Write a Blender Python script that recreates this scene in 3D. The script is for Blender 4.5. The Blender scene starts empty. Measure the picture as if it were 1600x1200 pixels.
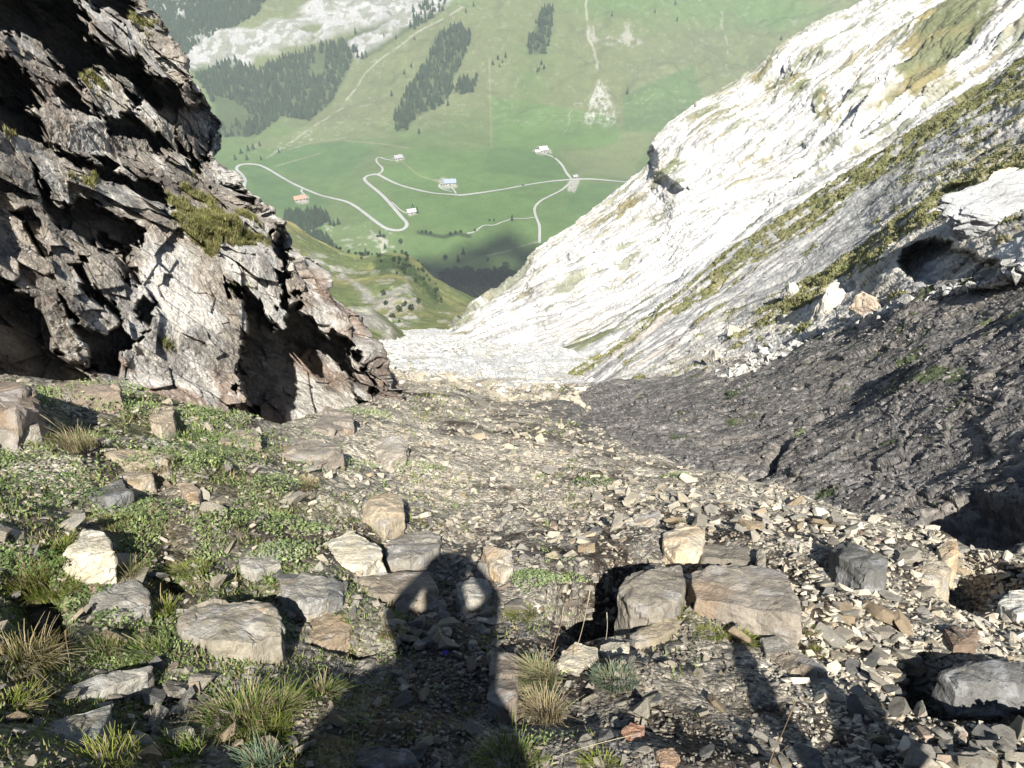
import bpy, bmesh, math, random
import numpy as np
from mathutils import Vector, Matrix, noise as mnoise

# ------------------------------------------------------------------ camera, sky, sun, exposure
SC = bpy.context.scene
COL = SC.collection
EYE = 1.60
F = 1142.0                      # focal length in pixels of the 1600 px wide photograph
PITCH = math.radians(35.0)
CP, SP = math.cos(PITCH), math.sin(PITCH)

cam_d = bpy.data.cameras.new('camera')
cam_d.sensor_fit = 'HORIZONTAL'
cam_d.sensor_width = 36.0
cam_d.lens = 36.0 * F / 1600.0
cam_d.clip_start = 0.02
cam_d.clip_end = 20000.0
cam = bpy.data.objects.new('camera', cam_d)
cam.location = (0, 0, EYE)
cam.rotation_euler = (math.radians(90) - PITCH, 0, 0)
COL.objects.link(cam)
SC.camera = cam

def ray(px, py):
    """unit direction of the sight line through a point of the photograph"""
    a = np.asarray(px, float) - 800.0
    b = 600.0 - np.asarray(py, float)
    d = np.stack([a, CP * F + SP * b, -SP * F + CP * b], -1)
    return d / np.linalg.norm(d, axis=-1, keepdims=True)

def proj(P):
    x = P[..., 0]; y = P[..., 1]; z = P[..., 2] - EYE
    dep = y * CP - z * SP
    up = y * SP + z * CP
    dep = np.where(dep < 1e-3, 1e-3, dep)
    return 800 + F * x / dep, 600 - F * up / dep

SUN = ray(716, 862)             # the way the light travels
world = bpy.data.worlds.new('World')
SC.world = world
world.use_nodes = True
wn = world.node_tree
wn.nodes.clear()
sky = wn.nodes.new('ShaderNodeTexSky')
sky.sky_type = 'NISHITA'
sky.sun_disc = False
sky.sun_elevation = math.asin(-SUN[2])
sky.sun_rotation = math.atan2(-SUN[0], -SUN[1])
sky.altitude = 2000
bg = wn.nodes.new('ShaderNodeBackground')
bg.inputs[1].default_value = 0.05
wo = wn.nodes.new('ShaderNodeOutputWorld')
wn.links.new(sky.outputs[0], bg.inputs[0])
wn.links.new(bg.outputs[0], wo.inputs[0])

sun_d = bpy.data.lights.new('sun', 'SUN')
sun_d.energy = 5.0
sun_d.angle = math.radians(0.5)
sun_d.color = (1.0, 0.97, 0.91)
sun = bpy.data.objects.new('sun', sun_d)
sun.rotation_euler = Vector(SUN).to_track_quat('-Z', 'Y').to_euler()
sun.location = (5, -40, 60)
COL.objects.link(sun)

SC.view_settings.view_transform = 'Standard'
SC.view_settings.look = 'None'
SC.view_settings.gamma = 1.0
SC.view_settings.exposure = 0.9
SC.cycles.max_bounces = 5
SC.cycles.volume_bounces = 0
SC.cycles.diffuse_bounces = 1

# ------------------------------------------------------------------ numeric noise
_rng = np.random.default_rng(7)
_T = _rng.random((4, 64 * 64 * 64)).astype(np.float32)

def _cell(ix, iy, iz, seed):
    """index of a lattice cell in the random tables"""
    return (((ix + seed * 7) & 63) << 12) | (((iy + seed * 13) & 63) << 6) | ((iz + seed * 29) & 63)

def vnoise(P, seed=0):
    """smooth value noise, -1..1"""
    f = np.floor(P); t = (P - f).astype(np.float32); i = f.astype(np.int32)
    t = t * t * t * (t * (t * 6 - 15) + 10)
    tx, ty, tz = t[..., 0], t[..., 1], t[..., 2]
    x, y, z = i[..., 0], i[..., 1], i[..., 2]
    T = _T[seed & 3]
    def g(a, b, c): return T[_cell(x + a, y + b, z + c, seed)]
    x00 = g(0, 0, 0); x00 = x00 + (g(1, 0, 0) - x00) * tx
    x10 = g(0, 1, 0); x10 = x10 + (g(1, 1, 0) - x10) * tx
    x01 = g(0, 0, 1); x01 = x01 + (g(1, 0, 1) - x01) * tx
    x11 = g(0, 1, 1); x11 = x11 + (g(1, 1, 1) - x11) * tx
    y0 = x00 + (x10 - x00) * ty; y1 = x01 + (x11 - x01) * ty
    return (y0 + (y1 - y0) * tz) * 2 - 1

def fbm(P, octaves=4, seed=0, gain=0.5, lac=2.03):
    a = 1.0; s = 0; n = 0
    for k in range(octaves):
        s = s + a * vnoise(P, seed + k * 17); n += a
        P = P * lac + 13.7; a *= gain
    return s / n * 1.6

def ridged(P, octaves=4, seed=0):
    a = 1.0; s = 0; n = 0
    for k in range(octaves):
        s = s + a * (1 - np.abs(vnoise(P, seed + k * 31)) * 2); n += a
        P = P * 2.1 + 7.1; a *= 0.5
    return s / n

def worley(P, seed=0, jit=0.9):
    """F1, F2-F1, vector to the nearest feature point, four randoms of its cell"""
    shp = P.shape[:-1]
    P = P.reshape(-1, 3)
    i = np.floor(P).astype(np.int32); f = (P - i).astype(np.float32)
    n = len(P)
    F1 = np.full(n, 9.0, np.float32); F2 = F1.copy(); K = np.zeros(n, np.int32)
    V = [np.zeros(n, np.float32) for _ in range(3)]
    o = 0.5 - 0.5 * jit
    for dx in (-1, 0, 1):
        for dy in (-1, 0, 1):
            for dz in (-1, 0, 1):
                k = _cell(i[:, 0] + dx, i[:, 1] + dy, i[:, 2] + dz, seed)
                v = [dx + o + jit * _T[0][k] - f[:, 0], dy + o + jit * _T[1][k] - f[:, 1], dz + o + jit * _T[2][k] - f[:, 2]]
                d = v[0] * v[0] + v[1] * v[1] + v[2] * v[2]
                m = d < F1
                F2 = np.where(m, F1, np.minimum(F2, d)); F1 = np.where(m, d, F1); K = np.where(m, k, K)
                for q in range(3): V[q] = np.where(m, v[q], V[q])
    F1 = np.sqrt(F1); F2 = np.sqrt(F2)
    R = np.stack([_T[q][(K * 5 + 77771 * (q + 1)) & 262143] for q in range(4)], -1)
    return F1.reshape(shp), (F2 - F1).reshape(shp), np.stack(V, -1).reshape(shp + (3,)), R.reshape(shp + (4,))

def facets(P, seed, tilt=0.9, step=1.0, crack=0.15, crack_d=0.6):
    """broken-rock relief: each cell has its own height and its own tilt, cracks between"""
    F1, E, V, R = worley(P, seed)
    h = (R[..., 0] - 0.5) * step - ((R[..., 1] - 0.5) * V[..., 0] + (R[..., 2] - 0.5) * V[..., 1] + (R[..., 3] - 0.5) * V[..., 2]) * 2 * tilt
    c = np.clip(E / crack, 0, 1)
    return h - (1 - c) * crack_d

def sst(a, b, x):
    t = np.clip((x - a) / (b - a), 0, 1)
    return t * t * (3 - 2 * t)

def sdf(px, py, poly):
    """signed distance (px) to a polygon, negative inside"""
    poly = np.asarray(poly, float)
    d = np.full(px.shape, 1e18); s = np.zeros(px.shape, bool)
    n = len(poly)
    for k in range(n):
        ax, ay = poly[k]; bx, by = poly[(k + 1) % n]
        ex, ey = bx - ax, by - ay
        wx, wy = px - ax, py - ay
        t = np.clip((wx * ex + wy * ey) / (ex * ex + ey * ey + 1e-9), 0, 1)
        d = np.minimum(d, (wx - ex * t) ** 2 + (wy - ey * t) ** 2)
        c = ((ay > py) != (by > py)) & (px < (bx - ax) * (py - ay) / ((by - ay) if abs(by - ay) > 1e-9 else 1e-9) + ax)
        s ^= c
    d = np.sqrt(d)
    return np.where(s, -d, d)

def dline(px, py, pts):
    pts = np.asarray(pts, float)
    d = np.full(px.shape, 1e18)
    for k in range(len(pts) - 1):
        ax, ay = pts[k]; bx, by = pts[k + 1]
        ex, ey = bx - ax, by - ay
        wx, wy = px - ax, py - ay
        t = np.clip((wx * ex + wy * ey) / (ex * ex + ey * ey + 1e-9), 0, 1)
        d = np.minimum(d, (wx - ex * t) ** 2 + (wy - ey * t) ** 2)
    return np.sqrt(d)

def poly_mask(px, py, polys, soft=3.0):
    m = np.zeros(px.shape)
    for p in polys:
        m = np.maximum(m, 1 - sst(-soft, soft, sdf(px, py, p)))
    return m

def mixc(a, b, m):
    return a * (1 - m[..., None]) + np.asarray(b, float) * m[..., None]

# ------------------------------------------------------------------ object helpers
def tag(o, label=None, cat=None, group=None, kind=None):
    if label: o['label'] = label
    if cat: o['category'] = cat
    if group: o['group'] = group
    if kind: o['kind'] = kind
    return o

def empty(name, loc, label, cat, group=None, rz=0.0):
    o = bpy.data.objects.new(name, None)
    o.location = loc; o.rotation_euler = (0, 0, rz); o.empty_display_size = 0.1
    COL.objects.link(o)
    return tag(o, label, cat, group)

def link(name, me, mat=None, parent=None):
    if mat is not None and len(me.materials) == 0: me.materials.append(mat)
    o = bpy.data.objects.new(name, me)
    COL.objects.link(o)
    if parent is not None: o.parent = parent
    return o

def fast_mesh(name, V, quads=None, tris=None, col=None, smooth=True, mats=None):
    me = bpy.data.meshes.new(name)
    V = np.asarray(V, np.float32).reshape(-1, 3)
    faces = []; sizes = []
    if quads is not None and len(quads): faces.append(np.asarray(quads, np.int32).ravel()); sizes.append(np.full(len(quads), 4, np.int32))
    if tris is not None and len(tris): faces.append(np.asarray(tris, np.int32).ravel()); sizes.append(np.full(len(tris), 3, np.int32))
    loops = np.concatenate(faces); sizes = np.concatenate(sizes)
    me.vertices.add(len(V)); me.vertices.foreach_set('co', V.ravel())
    me.loops.add(len(loops)); me.loops.foreach_set('vertex_index', loops)
    st = np.concatenate([[0], np.cumsum(sizes)[:-1]]).astype(np.int32)
    me.polygons.add(len(sizes)); me.polygons.foreach_set('loop_start', st)
    me.update(calc_edges=True)
    me.polygons.foreach_set('use_smooth', np.full(len(sizes), smooth, bool))
    if col is not None:
        a = me.color_attributes.new('Col', 'FLOAT_COLOR', 'POINT')
        c = np.ones((len(V), 4), np.float32); c[:, :3] = np.asarray(col, np.float32).reshape(-1, 3)
        a.data.foreach_set('color', c.ravel())
    me.validate()
    me.update()
    return me

def grid_quads(nr, nc):
    a = np.arange(nr * nc).reshape(nr, nc)
    return np.stack([a[:-1, :-1], a[:-1, 1:], a[1:, 1:], a[1:, :-1]], -1).reshape(-1, 4)

def grid_normals(P):
    du = np.gradient(P, axis=1); dv = np.gradient(P, axis=0)
    n = np.cross(du, dv)
    n /= np.linalg.norm(n, axis=-1, keepdims=True) + 1e-12
    v = np.array([0, 0, EYE]) - P
    s = np.sign((n * v).sum(-1)); s[s == 0] = 1
    return n * s[..., None]

def catmull(A, n):
    """resample axis 0 of A to n samples"""
    m = A.shape[0]
    t = np.linspace(0, m - 1, n); i = np.minimum(t.astype(int), m - 2); f = (t - i).reshape((-1,) + (1,) * (A.ndim - 1))
    p1 = A[i]; p2 = A[i + 1]; p0 = A[np.maximum(i - 1, 0)]; p3 = A[np.minimum(i + 2, m - 1)]
    return 0.5 * ((2 * p1) + (-p0 + p2) * f + (2 * p0 - 5 * p1 + 4 * p2 - p3) * f ** 2 + (-p0 + 3 * p1 - 3 * p2 + p3) * f ** 3)

def patch_points(ctrl, nr, nc):
    """ctrl: rows x cols x (px, py, distance) measured landmarks -> dense grid"""
    C = np.array(ctrl, float); C[..., 2] = np.log(C[..., 2])
    C = catmull(C, nr)
    C = np.swapaxes(catmull(np.swapaxes(C, 0, 1), nc), 0, 1)
    px, py, d = C[..., 0], C[..., 1], np.exp(C[..., 2])
    P = ray(px, py) * d[..., None] + np.array([0, 0, EYE])
    return px, py, d, P

# ------------------------------------------------------------------ materials
def nd(nt, t, **kw):
    n = nt.nodes.new(t)
    for k, v in kw.items(): setattr(n, k, v)
    return n

def attr_mat(name, layers=((8, .35), (40, .35)), bump=((20, .03),), rough=0.9, spots=None, base=None, crack=None, stretch=None, spec=0.25, obj_coord=True, rnd=0.0, pebble=()):
    """colour from the mesh attribute (or base), varied by noise layers, with a bumpy surface.
    layers: (scale, contrast); bump: (scale, height in m); spots: (scale, threshold, colour)"""
    m = bpy.data.materials.new(name); m.use_nodes = True
    nt = m.node_tree; nt.nodes.clear()
    out = nd(nt, 'ShaderNodeOutputMaterial'); b = nd(nt, 'ShaderNodeBsdfPrincipled')
    nt.links.new(b.outputs[0], out.inputs[0])
    b.inputs['Roughness'].default_value = rough
    b.inputs['Specular IOR Level'].default_value = spec
    tc = nd(nt, 'ShaderNodeTexCoord')
    co = tc.outputs['Object']
    if stretch:
        mp = nd(nt, 'ShaderNodeMapping'); mp.inputs['Rotation'].default_value = stretch[0]; mp.inputs['Scale'].default_value = stretch[1]
        nt.links.new(co, mp.inputs[0]); co = mp.outputs[0]
    if base is None:
        at = nd(nt, 'ShaderNodeAttribute', attribute_name='Col'); c = at.outputs['Color']
    else:
        rgb = nd(nt, 'ShaderNodeRGB'); rgb.outputs[0].default_value = (*base, 1); c = rgb.outputs[0]
    if rnd:
        oi = nd(nt, 'ShaderNodeObjectInfo')
        mr = nd(nt, 'ShaderNodeMapRange'); mr.inputs[3].default_value = 1 - rnd; mr.inputs[4].default_value = 1 + rnd
        nt.links.new(oi.outputs['Random'], mr.inputs[0])
        mx = nd(nt, 'ShaderNodeVectorMath', operation='MULTIPLY'); nt.links.new(c, mx.inputs[0]); nt.links.new(mr.outputs[0], mx.inputs[1]); c = mx.outputs[0]
    for i, (s, k) in enumerate(layers):
        n = nd(nt, 'ShaderNodeTexNoise'); n.inputs['Scale'].default_value = s; n.inputs['Detail'].default_value = 5; n.inputs['Roughness'].default_value = .62
        nt.links.new(co, n.inputs['Vector'])
        mr = nd(nt, 'ShaderNodeMapRange'); mr.inputs[1].default_value = .3; mr.inputs[2].default_value = .7
        mr.inputs[3].default_value = 1 - k; mr.inputs[4].default_value = 1 + k
        nt.links.new(n.outputs[0], mr.inputs[0])
        mx = nd(nt, 'ShaderNodeVectorMath', operation='MULTIPLY')
        nt.links.new(c, mx.inputs[0]); nt.links.new(mr.outputs[0], mx.inputs[1]); c = mx.outputs[0]
    if spots:
        for (s, th, sc, amt) in spots:
            n = nd(nt, 'ShaderNodeTexNoise'); n.inputs['Scale'].default_value = s; n.inputs['Detail'].default_value = 6; n.inputs['Roughness'].default_value = .7
            nt.links.new(tc.outputs['Object'], n.inputs['Vector'])
            mr = nd(nt, 'ShaderNodeMapRange'); mr.inputs[1].default_value = th; mr.inputs[2].default_value = th + .05; mr.inputs[4].default_value = amt
            nt.links.new(n.outputs[0], mr.inputs[0])
            mx = nd(nt, 'ShaderNodeMix', data_type='RGBA')
            nt.links.new(mr.outputs[0], mx.inputs[0]); nt.links.new(c, mx.inputs[6]); mx.inputs[7].default_value = (*sc, 1); c = mx.outputs[2]
    if crack:
        s, w, dk = crack
        v = nd(nt, 'ShaderNodeTexVoronoi', feature='DISTANCE_TO_EDGE'); v.inputs['Scale'].default_value = s
        nt.links.new(co, v.inputs['Vector'])
        mr = nd(nt, 'ShaderNodeMapRange'); mr.inputs[2].default_value = w; mr.inputs[3].default_value = dk; mr.inputs[4].default_value = 1
        nt.links.new(v.outputs[0], mr.inputs[0])
        mx = nd(nt, 'ShaderNodeVectorMath', operation='MULTIPLY'); nt.links.new(c, mx.inputs[0]); nt.links.new(mr.outputs[0], mx.inputs[1]); c = mx.outputs[0]
    prev = None
    for (s, lo, hi, hgt) in pebble:
        wp = nd(nt, 'ShaderNodeTexNoise'); wp.inputs['Scale'].default_value = s * 1.3
        nt.links.new(co, wp.inputs['Vector'])
        ad = nd(nt, 'ShaderNodeVectorMath', operation='MULTIPLY_ADD'); ad.inputs[1].default_value = (.7 / s,) * 3
        nt.links.new(wp.outputs['Color'], ad.inputs[0]); nt.links.new(co, ad.inputs[2])
        v = nd(nt, 'ShaderNodeTexVoronoi'); v.inputs['Scale'].default_value = s
        nt.links.new(ad.outputs[0], v.inputs['Vector'])
        sx = nd(nt, 'ShaderNodeSeparateColor'); nt.links.new(v.outputs['Color'], sx.inputs[0])
        mr = nd(nt, 'ShaderNodeMapRange'); mr.inputs[3].default_value = lo; mr.inputs[4].default_value = hi
        nt.links.new(sx.outputs[0], mr.inputs[0])
        mx = nd(nt, 'ShaderNodeVectorMath', operation='MULTIPLY'); nt.links.new(c, mx.inputs[0]); nt.links.new(mr.outputs[0], mx.inputs[1]); c = mx.outputs[0]
        iv = nd(nt, 'ShaderNodeMath', operation='SUBTRACT'); nt.links.new(sx.outputs[1], iv.inputs[0]); nt.links.new(v.outputs[0], iv.inputs[1])
        bp = nd(nt, 'ShaderNodeBump'); bp.inputs['Distance'].default_value = hgt
        nt.links.new(iv.outputs[0], bp.inputs['Height'])
        if prev: nt.links.new(prev.outputs[0], bp.inputs['Normal'])
        prev = bp
    nt.links.new(c, b.inputs['Base Color'])
    for (s, hgt) in bump:
        n = nd(nt, 'ShaderNodeTexNoise'); n.inputs['Scale'].default_value = s; n.inputs['Detail'].default_value = 6; n.inputs['Roughness'].default_value = .65
        nt.links.new(co, n.inputs['Vector'])
        bp = nd(nt, 'ShaderNodeBump'); bp.inputs['Distance'].default_value = hgt; bp.inputs['Strength'].default_value = 1.0
        nt.links.new(n.outputs[0], bp.inputs['Height'])
        if prev: nt.links.new(prev.outputs[0], bp.inputs['Normal'])
        prev = bp
    if prev: nt.links.new(prev.outputs[0], b.inputs['Normal'])
    return m

def leaf_mat(name, base, var=0.3, trans=0.35, rough=0.6):
    m = bpy.data.materials.new(name); m.use_nodes = True
    nt = m.node_tree; nt.nodes.clear()
    out = nd(nt, 'ShaderNodeOutputMaterial'); b = nd(nt, 'ShaderNodeBsdfPrincipled'); tr = nd(nt, 'ShaderNodeBsdfTranslucent'); mix = nd(nt, 'ShaderNodeMixShader')
    b.inputs['Roughness'].default_value = rough; b.inputs['Specular IOR Level'].default_value = .3
    at = nd(nt, 'ShaderNodeAttribute', attribute_name='Col')
    rgb = nd(nt, 'ShaderNodeVectorMath', operation='MULTIPLY'); rgb.inputs[1].default_value = base
    nt.links.new(at.outputs['Color'], rgb.inputs[0])
    n = nd(nt, 'ShaderNodeTexNoise'); n.inputs['Scale'].default_value = 9
    tc = nd(nt, 'ShaderNodeTexCoord'); nt.links.new(tc.outputs['Object'], n.inputs['Vector'])
    mr = nd(nt, 'ShaderNodeMapRange'); mr.inputs[1].default_value = .3; mr.inputs[2].default_value = .7; mr.inputs[3].default_value = 1 - var; mr.inputs[4].default_value = 1 + var
    nt.links.new(n.outputs[0], mr.inputs[0])
    mx = nd(nt, 'ShaderNodeVectorMath', operation='MULTIPLY'); nt.links.new(rgb.outputs[0], mx.inputs[0]); nt.links.new(mr.outputs[0], mx.inputs[1])
    nt.links.new(mx.outputs[0], b.inputs['Base Color']); nt.links.new(mx.outputs[0], tr.inputs[0])
    mix.inputs[0].default_value = trans
    nt.links.new(b.outputs[0], mix.inputs[1]); nt.links.new(tr.outputs[0], mix.inputs[2]); nt.links.new(mix.outputs[0], out.inputs[0])
    return m

M = {}
M['ground'] = attr_mat('scree_ground', layers=((3, .2), (30, .25)), bump=((60, .012),), pebble=((16, .6, 1.5, .03), (48, .5, 1.6, .012)))
M['limestone'] = attr_mat('pale_limestone', layers=((.12, .10), (1.2, .18), (7, .14)), bump=((1.5, .25), (8, .06)))
M['slab'] = attr_mat('grey_limestone', layers=((.8, .2), (7, .25), (30, .2)), bump=((4, .08), (22, .03)))
M['shale'] = attr_mat('dark_shale', layers=((1.5, .2), (12, .3), (60, .25)), bump=((9, .05), (40, .02)), pebble=((9, .65, 1.5, .03),))
M['crag'] = attr_mat('lichen_crag', layers=((1.3, .22), (8, .3), (35, .28)), bump=((7, .05), (30, .02)),
                     spots=((9, .58, (.52, .50, .46), .75), (26, .60, (.60, .58, .54), .8), (5, .62, (.17, .11, .085), .6), (14, .64, (.07, .06, .05), .6)))
M['meadow'] = attr_mat('mountain_meadow', layers=((.008, .10), (.05, .12), (.3, .15)), bump=((.08, 1.5), (.5, .4)))
M['hill'] = attr_mat('hill_grass', layers=((.03, .15), (.2, .22), (1.1, .25)), bump=((.15, 1.2), (.9, .4)))
M['stone'] = attr_mat('loose_stone', layers=((9, .18), (50, .22)), bump=((22, .012), (90, .006)), rnd=.18, spots=((14, .66, (.33, .32, .29), .5),))
M['scree'] = attr_mat('scree_stone', layers=((12, .2),), bump=((40, .008),))
M['road'] = attr_mat('pale_road', layers=((.05, .1), (.5, .1)), bump=((1, .02),), base=(.40, .40, .37))
M['gravel_far'] = attr_mat('pale_gravel', layers=((.1, .2), (.8, .2)), bump=((1, .05),), base=(.50, .48, .42))
M['spruce'] = attr_mat('spruce_needles', layers=((.6, .35),), bump=((2, .3),), base=(.022, .04, .020), rnd=.35)
M['wall'] = attr_mat('chalet_wall', layers=((1, .1),), bump=((4, .02),), base=(.45, .42, .36))
M['timber'] = attr_mat('chalet_timber', layers=((1, .2),), bump=((4, .02),), base=(.14, .09, .06))
M['roof_blue'] = attr_mat('metal_roof', layers=((1, .08),), bump=((4, .01),), base=(.30, .36, .46), rough=.5)
M['roof_grey'] = attr_mat('slate_roof', layers=((1, .1),), bump=((4, .01),), base=(.36, .35, .36))
M['roof_red'] = attr_mat('tiled_roof', layers=((1, .1),), bump=((4, .01),), base=(.50, .27, .19))
M['roof_white'] = attr_mat('pale_roof', layers=((1, .06),), bump=((4, .01),), base=(.55, .53, .49))
M['dark'] = attr_mat('dark_opening', layers=((3, .2),), bump=((5, .01),), base=(.03, .03, .035))
M['grass'] = leaf_mat('grass_blade', (1, 1, 1), trans=.3)
M['herb'] = leaf_mat('herb_leaf', (1, 1, 1), trans=.3)

def rgbs(*c):
    return np.array(c, float)

# ------------------------------------------------------------------ the near ground
def rim_x(y):                    # x of the edge where the scree falls off to the shale gully
    return np.interp(y, [-8, 0, 2.0, 3.7, 5.0, 6.4, 9, 13.5, 20, 30, 45], [4.2, 4.2, 4.0, 3.75, 3.2, 2.7, 2.0, 1.35, 1.8, 3.5, 8])

GPITS = [  # hollows seen in the ground: outline in the photo, depth (m)
    ([(1375, 1055), (1450, 1003), (1490, 1040), (1600, 1070), (1640, 1140), (1560, 1130), (1470, 1120), (1400, 1095)], .75),
    ([(1430, 905), (1500, 855), (1600, 880), (1640, 930), (1555, 930), (1545, 965), (1470, 935)], .5),
    ([(868, 900), (905, 872), (1020, 872), (985, 905), (975, 945), (1050, 958), (985, 985), (905, 1000), (850, 960), (815, 975)], 1.0),
    ([(80, 655), (155, 640), (165, 665), (95, 680)], .3),
    ([(440, 755), (480, 735), (510, 760), (500, 785), (455, 780)], .3),
    ([(0, 880), (60, 870), (110, 940), (130, 1000), (60, 1040), (0, 1020)], .25),
    ([(250, 860), (300, 880), (320, 920), (270, 930), (215, 905)], .25),
    ([(1290, 880), (1350, 915), (1300, 925), (1255, 880)], .25),
    ([(1080, 1050), (1110, 1060), (1150, 1110), (1110, 1100)], .05),
    ([(500, 935), (560, 1000), (640, 1010), (560, 1030), (470, 1005)], .22),
]
def ground_base(x, y):
    P = np.stack([x, y, 0 * x], -1)
    slope = .65
    h = -slope * y
    far = np.maximum(y - 34, 0)
    h = h + (slope - .600) * far + .00012 * far ** 2          # the gully floor eases off further down
    l = np.maximum(-x - .3 + .25 * fbm(P * .6, 2, 5), 0)
    lat = .30 * l / (1 + np.maximum(y - 9, 0) * .04)
    h = h + lat
    r = np.maximum(x - .5, 0)
    h = h - .04 * r
    dr = x - rim_x(y) - .25 * fbm(P * .8, 3, 9)
    h = h - 1.3 * np.maximum(dr, 0) * sst(0, .8, dr) / (1 + .12 * np.maximum(dr, 0))
    amp = np.minimum(1 + y * .02, 2.5)
    h = h + .16 * fbm(P * .55, 3, 21) * amp + .05 * fbm(P * 2.2, 3, 33)
    # small terraces trodden and piled across the slope
    s = (y * 1.0 + .35 * x + .5 * fbm(P * .5, 2, 61)) / .95
    fr = s - np.floor(s)
    h = h + .11 * (fr - sst(.55, 1.0, fr)) * sst(0, 1.0, y) * (1 - sst(7, 14, y))
    h = np.where(y < .3, h + 0 * h, h)
    return h

def ground_z(x, y, fine=False):
    h = ground_base(x, y)
    P = np.stack([x, y, h], -1)
    px, py = proj(P)
    for poly, dep in GPITS:
        q = np.asarray(poly, float); c = q.mean(0); e = c - np.array([718., 878.]); L = np.linalg.norm(e); e = e / max(L, 1)
        m = (y > .3) & (px > q[:, 0].min() - 30) & (px < q[:, 0].max() + 30) & (py > q[:, 1].min() - 30) & (py < q[:, 1].max() + 30)
        if not m.any(): continue
        pr = (q - c) @ e
        t = ((px[m] - c[0]) * e[0] + (py[m] - c[1]) * e[1] - pr.min()) / (np.ptp(pr) + 1e-6)
        s = sdf(px[m], py[m], poly)
        h = h.copy(); h[m] -= dep * sst(-4, 32, -s) * sst(-.05, .6, t)
    foot = np.interp(px, [-300, 0, 200, 300, 400, 440, 480, 560, 625, 650], [560, 584, 604, 632, 654, 662, 648, 632, 616, 560])
    h = h - 2.6 * sst(0, 22, foot - py) * sst(655, 625, px) * sst(.5, 1.5, y) * sst(21, 15, y)
    return h

def ground_hit(px, py):
    """point of the ground seen at a place of the photo"""
    px = np.atleast_1d(np.asarray(px, float)); py = np.atleast_1d(np.asarray(py, float))
    D = ray(px, py); o = np.array([0, 0, EYE])
    lo = np.full(px.shape, .8); hi = np.full(px.shape, np.nan)
    ts = .9 * 1.06 ** np.arange(78)
    done = np.zeros(px.shape, bool)
    for t in ts:
        Q = o + D * t
        below = Q[:, 2] < ground_z(Q[:, 0], Q[:, 1])
        new = below & ~done
        hi[new] = t; done |= below
        lo[~done] = t
    hi = np.where(np.isnan(hi), 80, hi)
    for k in range(14):
        mid = (lo + hi) / 2
        Q = o + D * mid[:, None]
        b = Q[:, 2] < ground_z(Q[:, 0], Q[:, 1])
        hi = np.where(b, mid, hi); lo = np.where(b, lo, mid)
    return o + D * hi[:, None], hi

def build_ground():
    nr, nc = 900, 1000
    ang = np.radians(np.linspace(72, 35.6, nr - 170))
    y1 = 1.6 / (np.tan(ang) - .645)
    y1 = y1[y1 < 24]
    y0 = np.linspace(-7, y1[0], 80)[:-1]
    y2 = np.geomspace(y1[-1], 300, 240)[1:]
    y = np.concatenate([y0, y1, y2]); nr = len(y)
    u = np.linspace(-1, 1, nc)
    w = 3.4 + np.maximum(y, 0) * 1.15
    w = np.where(y > 20, 26.4 + (y - 20) * .55, w)
    X = u[None, :] * w[:, None]; Y = np.repeat(y[:, None], nc, 1)
    H = ground_z(X, Y)
    P = np.stack([X, Y, H], -1)
    px, py = proj(P)
    near = 1 - sst(12, 30, Y)
    # rubble relief
    f1 = facets(P * 4.5, 3, .55, .5, .12, .25)
    f2 = facets(P * np.array([13, 13, 13.]), 4, .6, .6, .15, .3)
    H = H + (.030 * f1 + .014 * f2) * near * (.4 + .6 * sst(-.3, .3, fbm(P * .7, 3, 71)))
    n2 = fbm(P * .45, 3, 91)
    H = H + (1 - near) * (.07 * facets(P * 1.2, 6, .6, .6, .15, .4) + .3 * fbm(P * .13, 3, 92)) * sst(14, 40, Y)
    P = np.stack([X, Y, H], -1)
    # colours: dark soil, beige rubble, green mats, pale gravel far below
    w1 = fbm(P * 1.1, 4, 41); w2 = fbm(P * 3.0, 4, 42); w3 = fbm(P * .35, 3, 43)
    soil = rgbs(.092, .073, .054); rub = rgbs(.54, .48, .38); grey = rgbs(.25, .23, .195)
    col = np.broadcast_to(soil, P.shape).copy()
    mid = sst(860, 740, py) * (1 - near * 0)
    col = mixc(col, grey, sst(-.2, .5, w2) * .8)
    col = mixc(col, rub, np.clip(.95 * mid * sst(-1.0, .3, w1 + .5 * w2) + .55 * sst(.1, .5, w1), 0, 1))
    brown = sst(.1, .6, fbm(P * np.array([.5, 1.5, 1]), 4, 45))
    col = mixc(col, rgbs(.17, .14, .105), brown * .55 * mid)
    # grassy mats on the left
    wob = 40 * fbm(P * .8, 3, 46)
    left = 1 - sst(330, 640, px + wob - .25 * (py - 700))
    gm = left * sst(-.1, .45, w1 * .7 + w2 * .5 + .10) * (Y > 0)
    col = mixc(col, rgbs(.085, .10, .035), gm * .85)
    dryg = left * sst(.2, .6, fbm(P * 1.7, 3, 47))
    col = mixc(col, rgbs(.14, .12, .055), dryg * .5)
    # pale limestone gravel of the gully floor
    edge = 25 + 9 * fbm(P * .35, 5, 48, gain=.65) + np.clip(X, -6, 6) * .8
    pale = sst(edge - 3, edge + 9, Y)
    pc = mixc(np.broadcast_to(rgbs(.78, .76, .71), P.shape), rgbs(.58, .52, .40), sst(.15, .6, fbm(P * .3, 4, 49)) * .6)
    col = mixc(col, pc, pale)
    greysh = sst(-2.2, .3, X - rim_x(Y) + .6 * w3) * sst(7, 11, Y) * (1 - pale) 
    col = mixc(col, rgbs(.115, .112, .112), greysh * .8)
    col = col * (1 + .18 * w2[..., None])
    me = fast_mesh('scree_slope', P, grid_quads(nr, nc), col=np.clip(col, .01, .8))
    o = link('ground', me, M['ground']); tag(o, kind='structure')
build_ground()

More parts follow.
